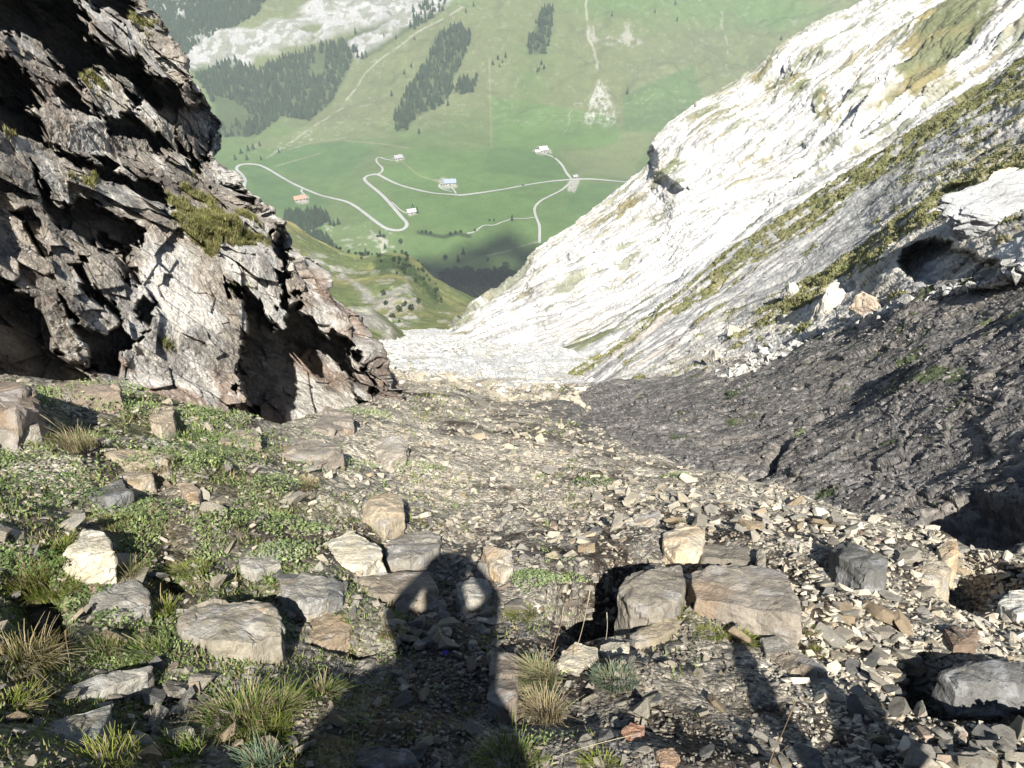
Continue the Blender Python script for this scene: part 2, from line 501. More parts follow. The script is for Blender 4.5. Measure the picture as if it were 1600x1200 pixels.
# ------------------------------------------------------------------ right: dark shale slope
def build_shale():
    rows = [
        [(840, 622, 36), (900, 612, 33.5), (960, 600, 32), (1130, 578, 29), (1340, 492, 25), (1420, 458, 23), (1600, 405, 20.5), (1850, 325, 19)],
        [(850, 640, 30), (920, 640, 27), (1000, 640, 25), (1160, 620, 22), (1350, 575, 19), (1450, 545, 17.5), (1620, 505, 15.8), (1850, 460, 14)],
        [(865, 655, 24), (940, 670, 20), (1040, 680, 18), (1190, 680, 16), (1370, 660, 14.3), (1480, 630, 13.4), (1650, 600, 12.4), (1850, 580, 11)],
        [(880, 670, 20), (960, 700, 16), (1060, 725, 14), (1220, 750, 12.2), (1390, 770, 10.6), (1500, 770, 10), (1660, 760, 9.2), (1850, 760, 8.4)],
        [(880, 720, 18), (960, 770, 14), (1060, 800, 12), (1220, 840, 10), (1390, 880, 8.6), (1500, 900, 8.0), (1660, 930, 7.2), (1850, 950, 6.8)],
        [(880, 800, 16), (960, 860, 12), (1060, 900, 10.5), (1220, 950, 9), (1390, 1000, 8), (1500, 1050, 7.6), (1660, 1150, 7), (1850, 1250, 6.6)],
    ]
    nr, nc = 520, 860
    px, py, d, P = patch_points(rows, nr, nc)
    N = grid_normals(P)
    # bedding frame
    R = np.array(Matrix.Rotation(math.radians(-32), 3, 'Y') @ Matrix.Rotation(math.radians(25), 3, 'Z'))
    Q = P @ R.T
    Qw = Q + .12 * np.stack([fbm(P * .9, 3, 111), fbm(P * .9, 3, 112), fbm(P * .9, 3, 113)], -1)
    D = .3 * fbm(P * .2, 3, 101) + .10 * facets(Qw * np.array([.35, .8, .8]), 102, .7, .8, .05, .1)
    D += .055 * facets(Qw * np.array([1.0, 2.0, 2.0]), 103, .9, .7, .05, .2)
    D += .028 * facets(Qw * np.array([3.5, 6, 6]), 104, .9, .7, .08, .3)
    for poly, dep in (([(1390, 845), (1440, 790), (1520, 768), (1600, 775), (1640, 820), (1560, 870), (1480, 870)], .45),
                      ([(1180, 745), (1220, 700), (1250, 690), (1215, 722), (1190, 750)], .5),
                      ([(1560, 735), (1600, 720), (1640, 740), (1600, 752)], .5)):
        D -= dep * (1 - sst(-12, 4, sdf(px + 8 * fbm(P * 1.5, 2, 119), py, poly)))
    P2 = P + N * D[..., None]
    col = np.broadcast_to(rgbs(.215, .198, .18), P.shape).copy()
    col = mixc(col, rgbs(.25, .22, .18), sst(.1, .6, fbm(Qw * np.array([.5, 1.4, 1.4]), 4, 105)) * .55)
    col = mixc(col, rgbs(.105, .10, .095), sst(.15, .7, fbm(Qw * np.array([1.2, 4, 4]), 3, 106)) * .7)
    g = sst(.50, .66, fbm(P * 1.6, 4, 107) + .14 * sst(650, 500, py) - .1) 
    col = mixc(col, rgbs(.085, .12, .035), g * .75)
    up = sst(30, -30, py - np.interp(px, [880, 1130, 1250, 1340, 1420, 1600], [625, 600, 560, 515, 470, 410]) + 14 * fbm(P * .5, 3, 109))
    sp = sst(.1, .5, fbm(P * 2.0, 4, 110))
    col = mixc(col, rgbs(.40, .38, .33), up * sp * .8)
    me = fast_mesh('shale', P2, grid_quads(nr, nc), col=np.clip(col, .01, .8))
    tag(link('shale_slope', me, M['shale']), kind='structure')
    return P2, d
SHALE = build_shale()

# ------------------------------------------------------------------ right: grey slab with grass crest
R2SIL = [(835, 628, 44), (870, 602, 48), (940, 557, 52), (1010, 502, 56), (1070, 452, 58), (1130, 405, 60), (1200, 356, 60), (1270, 311, 60), (1340, 266, 60), (1400, 226, 60), (1470, 178, 60), (1530, 138, 60), (1600, 90, 60), (1720, 5, 60), (1860, -90, 60)]
R2BOT = [(850, 650, 33), (890, 642, 32), (960, 632, 30), (1020, 622, 29), (1080, 612, 28), (1140, 600, 27), (1200, 580, 26.5), (1260, 555, 26), (1320, 525, 25.5), (1380, 495, 23.2), (1440, 465, 21.8), (1500, 445, 20.6), (1600, 415, 19), (1720, 372, 18), (1860, 330, 17.5)]
def build_r2():
    S = np.array(R2SIL, float); B = np.array(R2BOT, float)
    rows = []
    back = S.copy(); back[:, 2] += 14; back[:, 0] += 40; back[:, 1] += 70; rows.append(back)
    b2 = S.copy(); b2[:, 2] += 5; b2[:, 1] += 12; b2[:, 0] += 6; rows.append(b2)
    rows.append(S)
    for f in (.12, .3, .5, .75, 1.0, 1.25):
        r = S * (1 - f) + B * f
        r[:, 2] = np.exp(np.log(S[:, 2]) * (1 - f) + np.log(B[:, 2]) * f)
        if f > 1: r = B.copy(); r[:, 1] += 40; r[:, 2] = B[:, 2] * 1.10
        rows.append(r)
    nr, nc = 620, 1000
    px, py, d, P = patch_points(rows, nr, nc)
    v = np.linspace(0, 1, nr)[:, None] + 0 * px
    f = (v * 8 - 2)
    fr = np.interp(f, [-2, 0, 1, 2, 3, 4, 5, 6], [-.2, 0, .12, .3, .5, .75, 1, 1.25])
    N = grid_normals(P)
    a = 1.0 * np.array([[.82, .57, 0], [-.57, .82, 0], [0, 0, 1]])
    # streak direction follows the slab: use surface coordinates
    u = np.linspace(0, 1, nc)[None, :] + 0 * px
    S1 = np.stack([u * 60 , fr * 30, 0 * u], -1)            # along crest, down the face (m)
    w1 = fbm(S1 * np.array([.06, .12, 1]), 3, 201)
    St = np.stack([S1[..., 0] * .9 - .0 * S1[..., 1], S1[..., 1] + 1.2 * w1, 0 * u], -1)
    grass = sst(.0, .3, fbm(St * np.array([.18, .9, 1]), 5, 203, gain=.6) + 1.3 * sst(.26, .02, np.abs(fr - .03)) - .62 - .6 * sst(.35, .0, u))
    # lower grassy belt above the white blocks
    belt = sst(.18, .05, np.abs(fr - .62 - .10 * w1)) * sst(.35, .5, u) * sst(1.0, .85, u)
    grass = np.maximum(grass, sst(.25, .6, belt + .6 * fbm(St * np.array([.3, .8, 1]), 4, 204)))
    right = sst(.52, .80, u) * sst(.60, .25, fr)
    grass = np.maximum(grass, right * sst(-.20, .12, fbm(St * np.array([.5, 1.6, 1]), 5, 205, gain=.6)))
    grass = grass * sst(-.12, .02, fr + .1) * sst(0, 12, sdf(px, py, [(1400, 400), (1470, 360), (1600, 400), (1600, 450), (1400, 450)]))
    grass = grass * sst(-.42, -.08, fbm(P * 1.1, 4, 232, gain=.6))
    D0 = .05 * fbm(P * 2.2, 4, 233, gain=.6) + .07 * fbm(St * np.array([.8, 4.5, 1]), 4, 235, gain=.6)
    tuft = np.clip(fbm(P * 1.3, 4, 206) + .15, 0, 2)
    white = sst(.40, .56, fr + .12 * fbm(P * .3, 3, 207) + .25 * sst(.5, .9, u)) * sst(.12, .3, u) 
    blocks = facets(P * .8, 208, .9, .6, .05, .5)
    strat = fbm(St * np.array([.22, 3.2, 1]), 4, 209)
    D = D0 + .4 * fbm(P * .12, 3, 210) + .10 * strat * (1 - white) + .28 * (ridged(St * np.array([.12, .7, 1]), 3, 211) - .5) * (1 - white)
    D += white * .10 * blocks + .06 * facets(P * 2.0, 212, .9, .7, .15, .5) * (.35 + .65 * white)
    cr = sst(.93, .985, ridged(np.stack([S1[..., 0] * .14 + .3 * S1[..., 1], S1[..., 1] * .12, 0 * u], -1) + .1 * w1[..., None], 2, 219))
    D -= .6 * cr * (1 - white)
    D += grass * (.16 * tuft + .10 * fbm(P * 3, 3, 213))
    for poly, dep in (([(1408, 405), (1428, 385), (1470, 372), (1560, 405), (1575, 425), (1545, 442), (1425, 442), (1412, 425)], 4.5),
                      ([(1448, 325), (1480, 290), (1528, 285), (1515, 310), (1480, 330)], 2.0),
                      ([(1250, 437), (1275, 430), (1280, 450), (1262, 450)], .9),
                      ([(1478, 455), (1495, 452), (1492, 466), (1478, 465)], 1.2),
                      ([(1205, 500), (1222, 490), (1230, 505), (1212, 510)], .8)):
        dd = dep * (1 - sst(-8, 2, sdf(px + 5 * fbm(P * .8, 2, 215), py + 5 * fbm(P * .8, 2, 216), poly)))
        P = P + ray(px, py) * dd[..., None]
    P2 = P + N * D[..., None]
    base = np.broadcast_to(rgbs(.47, .46, .435), P.shape).copy()
    base = mixc(base, rgbs(.22, .215, .205), sst(.1, .6, strat) * .6)
    base = mixc(base, rgbs(.14, .135, .13), sst(.28, .5, fbm(St * np.array([.5, 5.5, 1]), 4, 231, gain=.65)) * .7)
    base = mixc(base, rgbs(.52, .50, .46), sst(.1, .55, fbm(St * np.array([.3, 1.8, 1]), 4, 217)) * .7)
    base = mixc(base, rgbs(.44, .32, .22), sst(.45, .05, u) * sst(.35, .7, fbm(St * np.array([.15, .6, 1]), 3, 218) + .35 * sst(.6, .9, fr)) * .5)
    base = mixc(base, rgbs(.66, .62, .54), white * sst(-.6, .2, blocks + fbm(P * .7, 3, 220)))
    base = mixc(base, rgbs(.60, .60, .58), poly_mask(px + 10 * w1, py, [[(1440, 380), (1475, 345), (1560, 300), (1640, 250), (1700, 280), (1640, 420), (1590, 420), (1540, 395), (1480, 385)]], 6))
    base = mixc(base, rgbs(.40, .33, .22), sst(.1, .6, fbm(P * .5, 4, 222)) * white * .5)
    gc = mixc(np.broadcast_to(rgbs(.17, .175, .065), P.shape), rgbs(.27, .245, .11), sst(-.1, .5, fbm(P * .9, 3, 223)))
    col = mixc(base, gc, grass * .92)
    me = fast_mesh('slab', P2, grid_quads(nr, nc), col=np.clip(col, .01, .8))
    tag(link('grassy_rock_slope', me, M['slab']), kind='structure')
    return P2, px, py, grass, fr, u
R2 = build_r2()

# ------------------------------------------------------------------ right: the pale limestone flank
R1SIL = [(640, 558, 165), (690, 532, 235), (735, 488, 270), (810, 432, 290), (832, 400, 295), (850, 383, 300), (905, 345, 305), (975, 291, 305), (1018, 256, 305), (1024, 222, 310), (1110, 155, 315), (1180, 112, 320), (1230, 68, 320), (1285, 35, 320), (1355, 3, 320), (1440, -50, 330), (1650, -150, 340)]
R1BOT = [(600, 640, 50), (680, 640, 50), (760, 640, 48), (850, 640, 52), (880, 625, 66), (900, 610, 72), (950, 580, 84), (1010, 545, 95), (1060, 505, 105), (1110, 470, 110), (1200, 410, 118), (1290, 350, 122), (1370, 300, 125), (1450, 245, 128), (1540, 185, 130), (1640, 120, 135), (1850, -20, 140)]
def build_r1():
    S = np.array(R1SIL, float); B = np.array(R1BOT, float)
    rows = []
    back = S.copy(); back[:, 2] += 60; back[:, 1] += 60; back[:, 0] += 50; rows.append(back)
    b2 = S.copy(); b2[:, 2] += 18; b2[:, 1] += 10; b2[:, 0] += 6; rows.append(b2)
    rows.append(S)
    fs = (.1, .25, .45, .7, 1.0)
    for f in fs:
        r = S * (1 - f) + B * f
        r[:, 2] = np.exp(np.log(S[:, 2]) * (1 - f) + np.log(B[:, 2]) * f)
        rows.append(r)
    nr, nc = 700, 1000
    px, py, d, P = patch_points(rows, nr, nc)
    fr = np.interp(np.linspace(0, 7, nr), [0, 1, 2, 3, 4, 5, 6, 7], [-.2, -.03, 0, .1, .25, .45, .7, 1.0])[:, None] + 0 * px
    u = np.linspace(0, 1, nc)[None, :] + 0 * px
    N = grid_normals(P)
    # bedding: traces run up to the right in the picture, i.e. along this slab's own length
    A = P[nr // 2, nc // 3]; Bp = P[nr // 2, 3 * nc // 4]
    e = (Bp - A) / np.linalg.norm(Bp - A); n0 = N.mean((0, 1)); n0 /= np.linalg.norm(n0)
    t = np.cross(n0, e)
    S1 = np.stack([P @ e, P @ t, P @ n0], -1)
    w = fbm(S1 * .02, 3, 301)
    Sw = S1 + np.stack([0 * w, 9 * w, 0 * w], -1)
    ben = ridged(Sw * np.array([.010, .055, .02]), 4, 302)
    ben2 = fbm(Sw * np.array([.035, .22, .1]), 4, 303)
    D = 4.5 * (ben - .4) * sst(-.05, .25, fr + .05) + 1.1 * ben2 + 3.0 * fbm(S1 * .02, 3, 304)
    D += .7 * facets(Sw * np.array([.05, .22, .2]), 305, .8, .8, .12, .4) + .34 * facets(Sw * np.array([.3, .9, .8]), 306, .9, .9, .10, .4) + .5 * fbm(Sw * np.array([.2, 1.2, 1]), 4, 326, gain=.65)
    fine = sst(.15, .0, fr) 
    # the notch and cave at the crest, short dark cracks
    o = ray(px, py)
    for poly, dep in (([(1003, 250), (1022, 228), (1030, 245), (1025, 264), (1012, 262)], 14), ([(1030, 290), (1045, 282), (1075, 290), (1060, 298), (1035, 300)], 9),
                      ([(868, 408), (890, 404), (896, 412), (872, 416)], 5), ([(1200, 320), (1212, 306), (1216, 312), (1206, 326)], 3)):
        dd = dep * (1 - sst(-4, 1, sdf(px + 3 * fbm(P * .1, 2, 315), py + 3 * fbm(P * .1, 2, 316), poly)))
        P = P + o * dd[..., None]
    P2 = P + N * (D * sst(60, 200, d) + D * .25 * (1 - sst(60, 200, d)))[..., None]
    col = np.broadcast_to(rgbs(.68, .66, .62), P.shape).copy()
    col = mixc(col, rgbs(.66, .58, .46), sst(.1, .7, fbm(S1 * .035, 3, 307)) * .45)
    col = mixc(col, rgbs(.36, .345, .32), sst(.15, .5, fbm(Sw * np.array([.05, .6, .3]), 5, 308, gain=.65)) * .6)
    col = mixc(col, rgbs(.30, .29, .27), sst(.22, .5, fbm(Sw * np.array([.2, 1.8, .8]), 4, 318, gain=.65)) * .7)
    polys = [[(1400, 60), (1440, 20), (1500, -30), (1560, 0), (1540, 50), (1480, 90), (1420, 125), (1390, 140), (1350, 155), (1400, 110)],
             [(1180, 130), (1240, 105), (1260, 120), (1200, 150)], [(1255, 140), (1290, 130), (1290, 170), (1262, 175)], [(1310, 130), (1370, 110), (1360, 125), (1320, 140)],
             [(1235, 105), (1265, 75), (1300, 70), (1290, 90)], [(1075, 175), (1130, 150), (1110, 180), (1070, 200)],
             [(1170, 195), (1195, 178), (1215, 185), (1190, 190)], [(930, 360), (960, 320), (1000, 290), (1005, 310), (970, 350), (935, 375)],
             [(1400, 150), (1480, 105), (1500, 120), (1430, 165)], [(860, 545), (900, 520), (980, 515), (970, 530), (900, 550)], [(700, 520), (740, 490), (745, 500), (715, 522)],
             [(740, 480), (790, 455), (780, 470), (755, 480)], [(1225, 265), (1280, 250), (1270, 270), (1235, 280)], [(880, 440), (905, 425), (900, 440)], [(990, 350), (1030, 330), (1020, 350)],
             [(1020, 270), (1060, 240), (1070, 260), (1030, 290)]]
    wx = 22 * fbm(Sw * np.array([.05, .2, .1]), 5, 309, gain=.6); wy = 14 * fbm(Sw * np.array([.04, .15, .1]), 4, 310)
    g = poly_mask(px + wx, py + wy, polys, 7)
    g = g * sst(-.30, -.02, fbm(Sw * np.array([.16, 1.1, .6]), 5, 311, gain=.65) + .30 * (g - .5) + .45 * poly_mask(px, py, polys[:1], 25))
    rnd_g = sst(.36, .46, fbm(Sw * np.array([.06, .32, .2]), 6, 312, gain=.62) + .18 * sst(.5, .9, u)) * sst(.0, .04, fr + .02)
    crest = sst(.05, .0, np.abs(fr)) * sst(-.1, .3, fbm(P * .05, 3, 313)) * sst(.95, .7, u) * .8
    g = np.clip(np.maximum(np.maximum(g, rnd_g * .75), crest), 0, 1)
    gc = mixc(np.broadcast_to(rgbs(.13, .145, .055), P.shape), rgbs(.24, .20, .075), sst(-.2, .5, fbm(P * .08, 3, 314)))
    col = mixc(col, gc, g * .9)
    me = fast_mesh('limestone', P2, grid_quads(nr, nc), col=np.clip(col, .01, .8))
    tag(link('limestone_slope', me, M['limestone']), kind='structure')
build_r1()

# ------------------------------------------------------------------ middle: grassy spurs below on the left
def build_hill(name, rows, nr, nc, seed, rocky=(), dark=(), amp=1.0):
    px, py, d, P = patch_points(rows, nr, nc)
    N = grid_normals(P)
    e = np.array([.5, .85, 0]); 
    D = amp * (4 * fbm(P * .012, 3, seed) + 1.2 * fbm(P * .06, 4, seed + 1) + .35 * fbm(P * .3, 3, seed + 2))
    wob = 12 * fbm(P * .05, 4, seed + 3)
    rk = poly_mask(px + wob, py + wob * .6, rocky, 6) if rocky else np.zeros(px.shape)
    rk = rk * sst(-.3, .25, fbm(P * .12, 4, seed + 4))
    rk = np.maximum(rk, sst(.58, .72, fbm(P * .07, 4, seed + 9)) * .6)
    D = D + rk * (1.8 * ridged(P * .1, 4, seed + 5))
    dk = poly_mask(px + wob * .5, py + wob * .5, dark, 5) if dark else np.zeros(px.shape)
    D = D + dk * 2.0 * np.clip(fbm(P * .25, 3, seed + 6), 0, 1)
    P2 = P + N * D[..., None]
    col = mixc(np.broadcast_to(rgbs(.15, .185, .062), P.shape), rgbs(.25, .23, .085), sst(-.3, .6, fbm(P * .018, 4, seed + 7)))
    col = mixc(col, rgbs(.09, .13, .045), sst(.1, .6, fbm(P * .04, 4, seed + 8)) * .5)
    col = mixc(col, rgbs(.40, .37, .33), rk * .8)
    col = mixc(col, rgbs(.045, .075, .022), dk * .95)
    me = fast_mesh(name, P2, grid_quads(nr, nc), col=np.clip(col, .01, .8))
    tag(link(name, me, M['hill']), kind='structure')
    return px, py, P2

# the green spur with the knoll
hill_rows = [
    [(380, 370, 760), (455, 385, 740), (500, 410, 700), (560, 425, 660), (600, 430, 650), (650, 430, 640), (690, 470, 620), (735, 500, 600), (800, 520, 600)],
    [(390, 330, 600), (450, 348, 590), (510, 386, 560), (560, 402, 540), (600, 398, 520), (640, 402, 520), (682, 440, 520), (740, 474, 520), (810, 500, 520)],
    [(400, 345, 500), (460, 375, 490), (515, 410, 480), (560, 420, 470), (600, 425, 450), (640, 430, 450), (672, 455, 440), (730, 482, 440), (800, 505, 440)],
    [(410, 390, 420), (470, 420, 410), (520, 450, 400), (560, 460, 390), (600, 465, 370), (635, 465, 360), (665, 478, 370), (715, 490, 380), (800, 515, 380)],
    [(420, 450, 350), (480, 470, 330), (530, 490, 310), (565, 495, 300), (605, 498, 290), (635, 492, 300), (665, 495, 300), (715, 502, 310), (800, 525, 300)],
    [(430, 560, 200), (480, 560, 200), (530, 560, 200), (570, 545, 200), (610, 535, 215), (640, 528, 225), (670, 525, 235), (720, 525, 240), (800, 550, 220)],
]
HILL = build_hill('grassy_spur', hill_rows, 360, 620, 400,
                  rocky=[[(590, 470), (640, 440), (660, 490), (640, 510), (600, 490)], [(560, 500), (600, 495), (650, 515), (620, 545), (570, 530)], [(540, 430), (560, 440), (640, 510), (600, 500)], [(480, 390), (530, 410), (540, 430), (500, 430)]],
                  dark=[[(583, 412), (595, 398), (640, 404), (650, 425), (670, 440), (690, 462), (680, 470), (650, 445), (620, 420), (590, 425)]])
# bright bank below the crag tip
bank_rows = [
    [(500, 520, 190), (545, 500, 180), (575, 498, 170), (600, 512, 165), (625, 530, 160), (650, 560, 150)],
    [(500, 500, 150), (545, 488, 150), (575, 492, 150), (600, 508, 150), (622, 528, 148), (640, 552, 140)],
    [(500, 530, 120), (545, 530, 120), (575, 530, 118), (600, 540, 115), (620, 552, 112), (640, 566, 110)],
    [(500, 600, 80), (545, 600, 80), (575, 595, 80), (600, 590, 80), (620, 585, 85), (640, 580, 90)],
]
build_hill('grassy_bank', bank_rows, 150, 220, 450, rocky=[[(545, 490), (575, 492), (600, 515), (620, 545), (600, 560), (560, 560), (540, 520)], [(590, 560), (640, 565), (640, 600), (580, 600)]], amp=.35)

# ------------------------------------------------------------------ the valley and the mountainside across it
ZF = -393.0
def valley_z(x, y):
    P = np.stack([x, y, 0 * x], -1)
    start = 1330 + 60 * fbm(P * .0022, 2, 501) + .10 * np.abs(x + 50)
    t = (y - start) / 60.0
    up = 60 * np.log1p(np.exp(np.clip(t, -30, 30)))
    left = sst(-150, -550, x)
    z = ZF + up * (.56 + .10 * left) 
    z = z + 7 * fbm(P * .006, 3, 502) + up * .06 * fbm(P * .008, 4, 503) + np.clip(up, 0, 100) / 100 * 10 * fbm(P * .02, 3, 505)
    z = z - 24 * sst(950, 800, y)
    z = z + .35 * np.clip(-x - 560, 0, 400) * sst(1350, 1500, y) 
    return z

def valley_hit(px, py):
    px = np.atleast_1d(np.asarray(px, float)); py = np.atleast_1d(np.asarray(py, float))
    D = ray(px, py); o = np.array([0, 0, EYE])
    lo = np.full(px.shape, 600.); hi = np.full(px.shape, np.nan); done = np.zeros(px.shape, bool)
    for t in np.geomspace(620, 4200, 90):
        Q = o + D * t
        b = Q[:, 2] < valley_z(Q[:, 0], Q[:, 1])
        new = b & ~done; hi[new] = t; done |= b; lo[~done] = t
    hi = np.where(np.isnan(hi), 4200, hi)
    for k in range(16):
        mid = (lo + hi) / 2; Q = o + D * mid[:, None]
        b = Q[:, 2] < valley_z(Q[:, 0], Q[:, 1])
        hi = np.where(b, mid, hi); lo = np.where(b, lo, mid)
    return o + D * hi[:, None]

FOREST_POLYS = [
    [(616, 205), (617, 182), (640, 138), (668, 100), (690, 50), (722, 42), (736, 60), (716, 110), (706, 140), (690, 165), (650, 182), (630, 208)],
    [(712, 148), (720, 125), (748, 128), (736, 148)],
    [(823, 85), (828, 60), (850, 12), (864, 15), (860, 60), (850, 85)],
    [(300, 112), (350, 90), (400, 112), (440, 95), (490, 78), (540, 62), (560, 80), (540, 110), (515, 160), (485, 188), (440, 180), (400, 212), (370, 214), (340, 212), (330, 150)],
    [(545, 60), (600, 30), (625, 18), (700, 0), (690, 18), (650, 45), (620, 60), (590, 82), (560, 95)],
    [(205, -10), (420, -10), (400, 22), (350, 50), (300, 75), (285, 90), (250, 40)],
    [(445, 338), (508, 334), (512, 346), (480, 360), (450, 358)],
    [(478, 372), (500, 368), (522, 386), (500, 390)],
]
WOOD_POLY = [(688, 436), (712, 430), (760, 429), (798, 431), (812, 440), (790, 458), (760, 470), (730, 462), (692, 456)]

def build_valley():
    nr, nc = 620, 1000
    pyr = np.linspace(520, -95, nr)
    a = PITCH + np.arctan((pyr - 600) / F)
    # distances row by row along the axis, from the smooth profile
    ys = np.linspace(560, 2600, 6000)
    zs = ZF + 60 * np.log1p(np.exp(np.clip((ys - 1330) / 60, -30, 30))) * .58
    ang = np.arctan2(EYE - zs, ys)
    y = np.interp(-a, -ang, ys)
    y = np.maximum.accumulate(y + np.arange(nr) * 1e-3)
    t = np.linspace(-.66, .80, nc)
    X = y[:, None] * t[None, :] * 1.0; Y = np.repeat(y[:, None], nc, 1)
    Z = valley_z(X, Y); P = np.stack([X, Y, Z], -1)
    px, py = proj(P)
    wob = 5 * fbm(P * .012, 4, 510); wob2 = 5 * fbm(P * .012, 4, 511)
    slope = sst(225, 185, py)
    f1 = fbm(P * .004, 4, 512); f2 = fbm(P * .02, 4, 513)
    col = mixc(np.broadcast_to(rgbs(.105, .168, .055), P.shape), rgbs(.135, .155, .070), sst(-.4, .5, f1) * .5 + .5 * slope * sst(-.6, .2, f1 + .3 * f2))
    # fields
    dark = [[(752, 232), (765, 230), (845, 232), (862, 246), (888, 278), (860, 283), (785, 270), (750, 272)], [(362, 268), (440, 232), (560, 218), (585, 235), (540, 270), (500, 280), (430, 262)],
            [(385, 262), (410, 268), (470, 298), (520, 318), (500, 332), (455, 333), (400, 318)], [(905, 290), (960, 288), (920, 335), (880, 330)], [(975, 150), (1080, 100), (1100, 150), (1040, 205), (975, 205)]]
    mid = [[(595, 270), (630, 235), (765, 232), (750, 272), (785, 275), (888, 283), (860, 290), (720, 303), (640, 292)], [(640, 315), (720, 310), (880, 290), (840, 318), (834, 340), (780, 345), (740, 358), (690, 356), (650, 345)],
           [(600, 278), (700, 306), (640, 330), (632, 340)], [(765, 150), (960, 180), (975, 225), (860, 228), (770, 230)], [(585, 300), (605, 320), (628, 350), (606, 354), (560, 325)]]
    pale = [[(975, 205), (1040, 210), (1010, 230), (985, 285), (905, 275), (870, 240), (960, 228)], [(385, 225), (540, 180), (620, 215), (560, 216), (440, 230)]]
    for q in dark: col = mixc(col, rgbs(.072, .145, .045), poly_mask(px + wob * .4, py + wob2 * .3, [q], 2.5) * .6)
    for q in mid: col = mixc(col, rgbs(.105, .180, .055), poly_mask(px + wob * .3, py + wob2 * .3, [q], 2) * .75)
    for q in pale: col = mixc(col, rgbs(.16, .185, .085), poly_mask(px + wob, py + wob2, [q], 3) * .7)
    # faint field tracks
    for ln in ([(625, 250), (655, 275), (690, 285)], [(765, 90), (768, 230)], [(540, 220), (600, 225), (640, 232)], [(430, 260), (500, 240)], [(450, 235), (480, 225), (540, 215)]):
        col = mixc(col, rgbs(.30, .27, .18), sst(1.6, .3, dline(px + wob * .2, py, ln)) * .45)
    # bare and rocky ground
    rockm = poly_mask(px + wob * 2, py + wob2 * 2, [
        [(285, 95), (300, 50), (340, 38), (395, 52), (450, 25), (500, 0), (560, -30), (700, -30), (650, 15), (600, 35), (560, 50), (520, 58), (470, 72), (430, 85), (400, 80), (370, 100), (300, 112)],
        [(540, 72), (600, 38), (690, -40), (760, -40), (700, 5), (640, 42), (590, 72), (560, 92), (545, 85)], [(215, 15), (300, -40), (420, -40), (330, 5), (260, 40)], [(215, 5), (300, -10), (290, 20), (240, 25)]], 6)
    stre = fbm(np.stack([P[..., 0] * .02 - P[..., 1] * .012, P[..., 1] * .008 + P[..., 0] * .012, P[..., 2] * .05], -1), 4, 515)
    rockm = rockm * sst(-.9, -.4, stre)
    col = mixc(col, rgbs(.42, .415, .40), rockm * .95)
    st2 = fbm(np.stack([P[..., 0] * .05 - P[..., 1] * .03, P[..., 1] * .02 + P[..., 0] * .03, P[..., 2] * .10], -1), 5, 525, gain=.65)
    col = mixc(col, rgbs(.17, .18, .13), rockm * sst(-.15, .15, st2) * .8)
    col = mixc(col, rgbs(.30, .29, .28), rockm * sst(-.1, -.35, st2) * .6)
    thin = poly_mask(px + wob * 2, py + wob2 * 2, [[(920, 30), (985, 30), (1010, 55), (985, 75), (930, 60)], [(690, 128), (712, 130), (705, 142), (690, 140)], [(1220, 0), (1260, 0), (1240, 50), (1215, 40)]], 5) * sst(-.1, .4, f2)
    thin = thin * sst(-.2, .2, fbm(P * np.array([.08, .03, .05]), 5, 528, gain=.7))
    col = mixc(col, rgbs(.32, .30, .26), thin * .7)
    for ln, wd, k in (([(918, 0), (922, 55), (930, 80), (935, 130)], 2.4, .55), ([(1130, 20), (1133, 110)], 2.2, .4), ([(722, 12), (640, 60), (590, 95), (560, 130), (536, 165)], 2.2, .45),
                      ([(536, 165), (480, 205), (420, 245)], 2.5, .4), ([(935, 130), (915, 190)], 3.0, .5), ([(940, 130), (962, 175)], 3.0, .5),
                      ([(880, 210), (900, 160), (910, 160)], 1.2, .3), ([(843, 378), (800, 392), (760, 400)], 1.4, .5), ([(590, 368), (560, 372)], 2, .5)):
        col = mixc(col, rgbs(.46, .43, .37), sst(wd, .4, dline(px + wob, py + wob2 * .4, ln)) * k * sst(-.7, .2, fbm(P * .06, 3, 516)))
    fan = poly_mask(px + wob * 1.2, py + wob2, [[(934, 128), (948, 140), (970, 178), (962, 196), (918, 200), (912, 185), (925, 150)]], 4) * sst(-.3, .0, fbm(P * np.array([.12, .05, .05]), 5, 517, gain=.65))
    fan = fan * sst(-.25, .1, fbm(P * np.array([.25, .1, .1]), 4, 527, gain=.7))
    col = mixc(col, rgbs(.40, .39, .35), fan * .85)
    spk = sst(.56, .64, fbm(P * .16, 4, 518)) * (slope * .4 + poly_mask(px, py, [[(560, 200), (460, 235), (380, 250), (400, 225), (540, 190)], [(480, 345), (600, 350), (640, 400), (560, 400), (500, 370)]], 10))
    col = mixc(col, rgbs(.38, .37, .31), np.clip(spk, 0, 1) * .5)
    for q in ([(462, 318), (460, 309), (474, 303), (482, 306), (482, 318), (472, 320)], [(686, 292), (692, 284), (712, 282), (716, 292), (706, 297)], [(832, 236), (842, 228), (860, 234), (862, 240), (845, 243)], [(612, 247), (625, 242), (632, 247), (620, 253)],
              [(888, 284), (891, 279), (906, 279), (903, 290), (898, 301), (887, 300)], [(574, 372), (588, 366), (606, 376), (604, 392), (596, 398), (592, 380)], [(676, 280), (690, 276), (702, 280), (690, 286)], [(634, 330), (648, 327), (653, 334), (640, 338)]):
        col = mixc(col, rgbs(.40, .38, .32), poly_mask(px + wob * .35, py + wob2 * .3, [q], 2.0) * .85 * sst(-.6, .0, fbm(P * .12, 3, 530)))
    brook = sst(4.5, 1.0, dline(px + wob, py + wob2 * .5, [(652, 363), (690, 368), (715, 362), (735, 368)]))
    col = mixc(col, rgbs(.035, .06, .025), brook)
    fl = poly_mask(px + wob, py + wob2, FOREST_POLYS + [WOOD_POLY], 3)
    fl = fl * (1 - rockm)
    col = mixc(col, rgbs(.06, .085, .035), fl * .8)
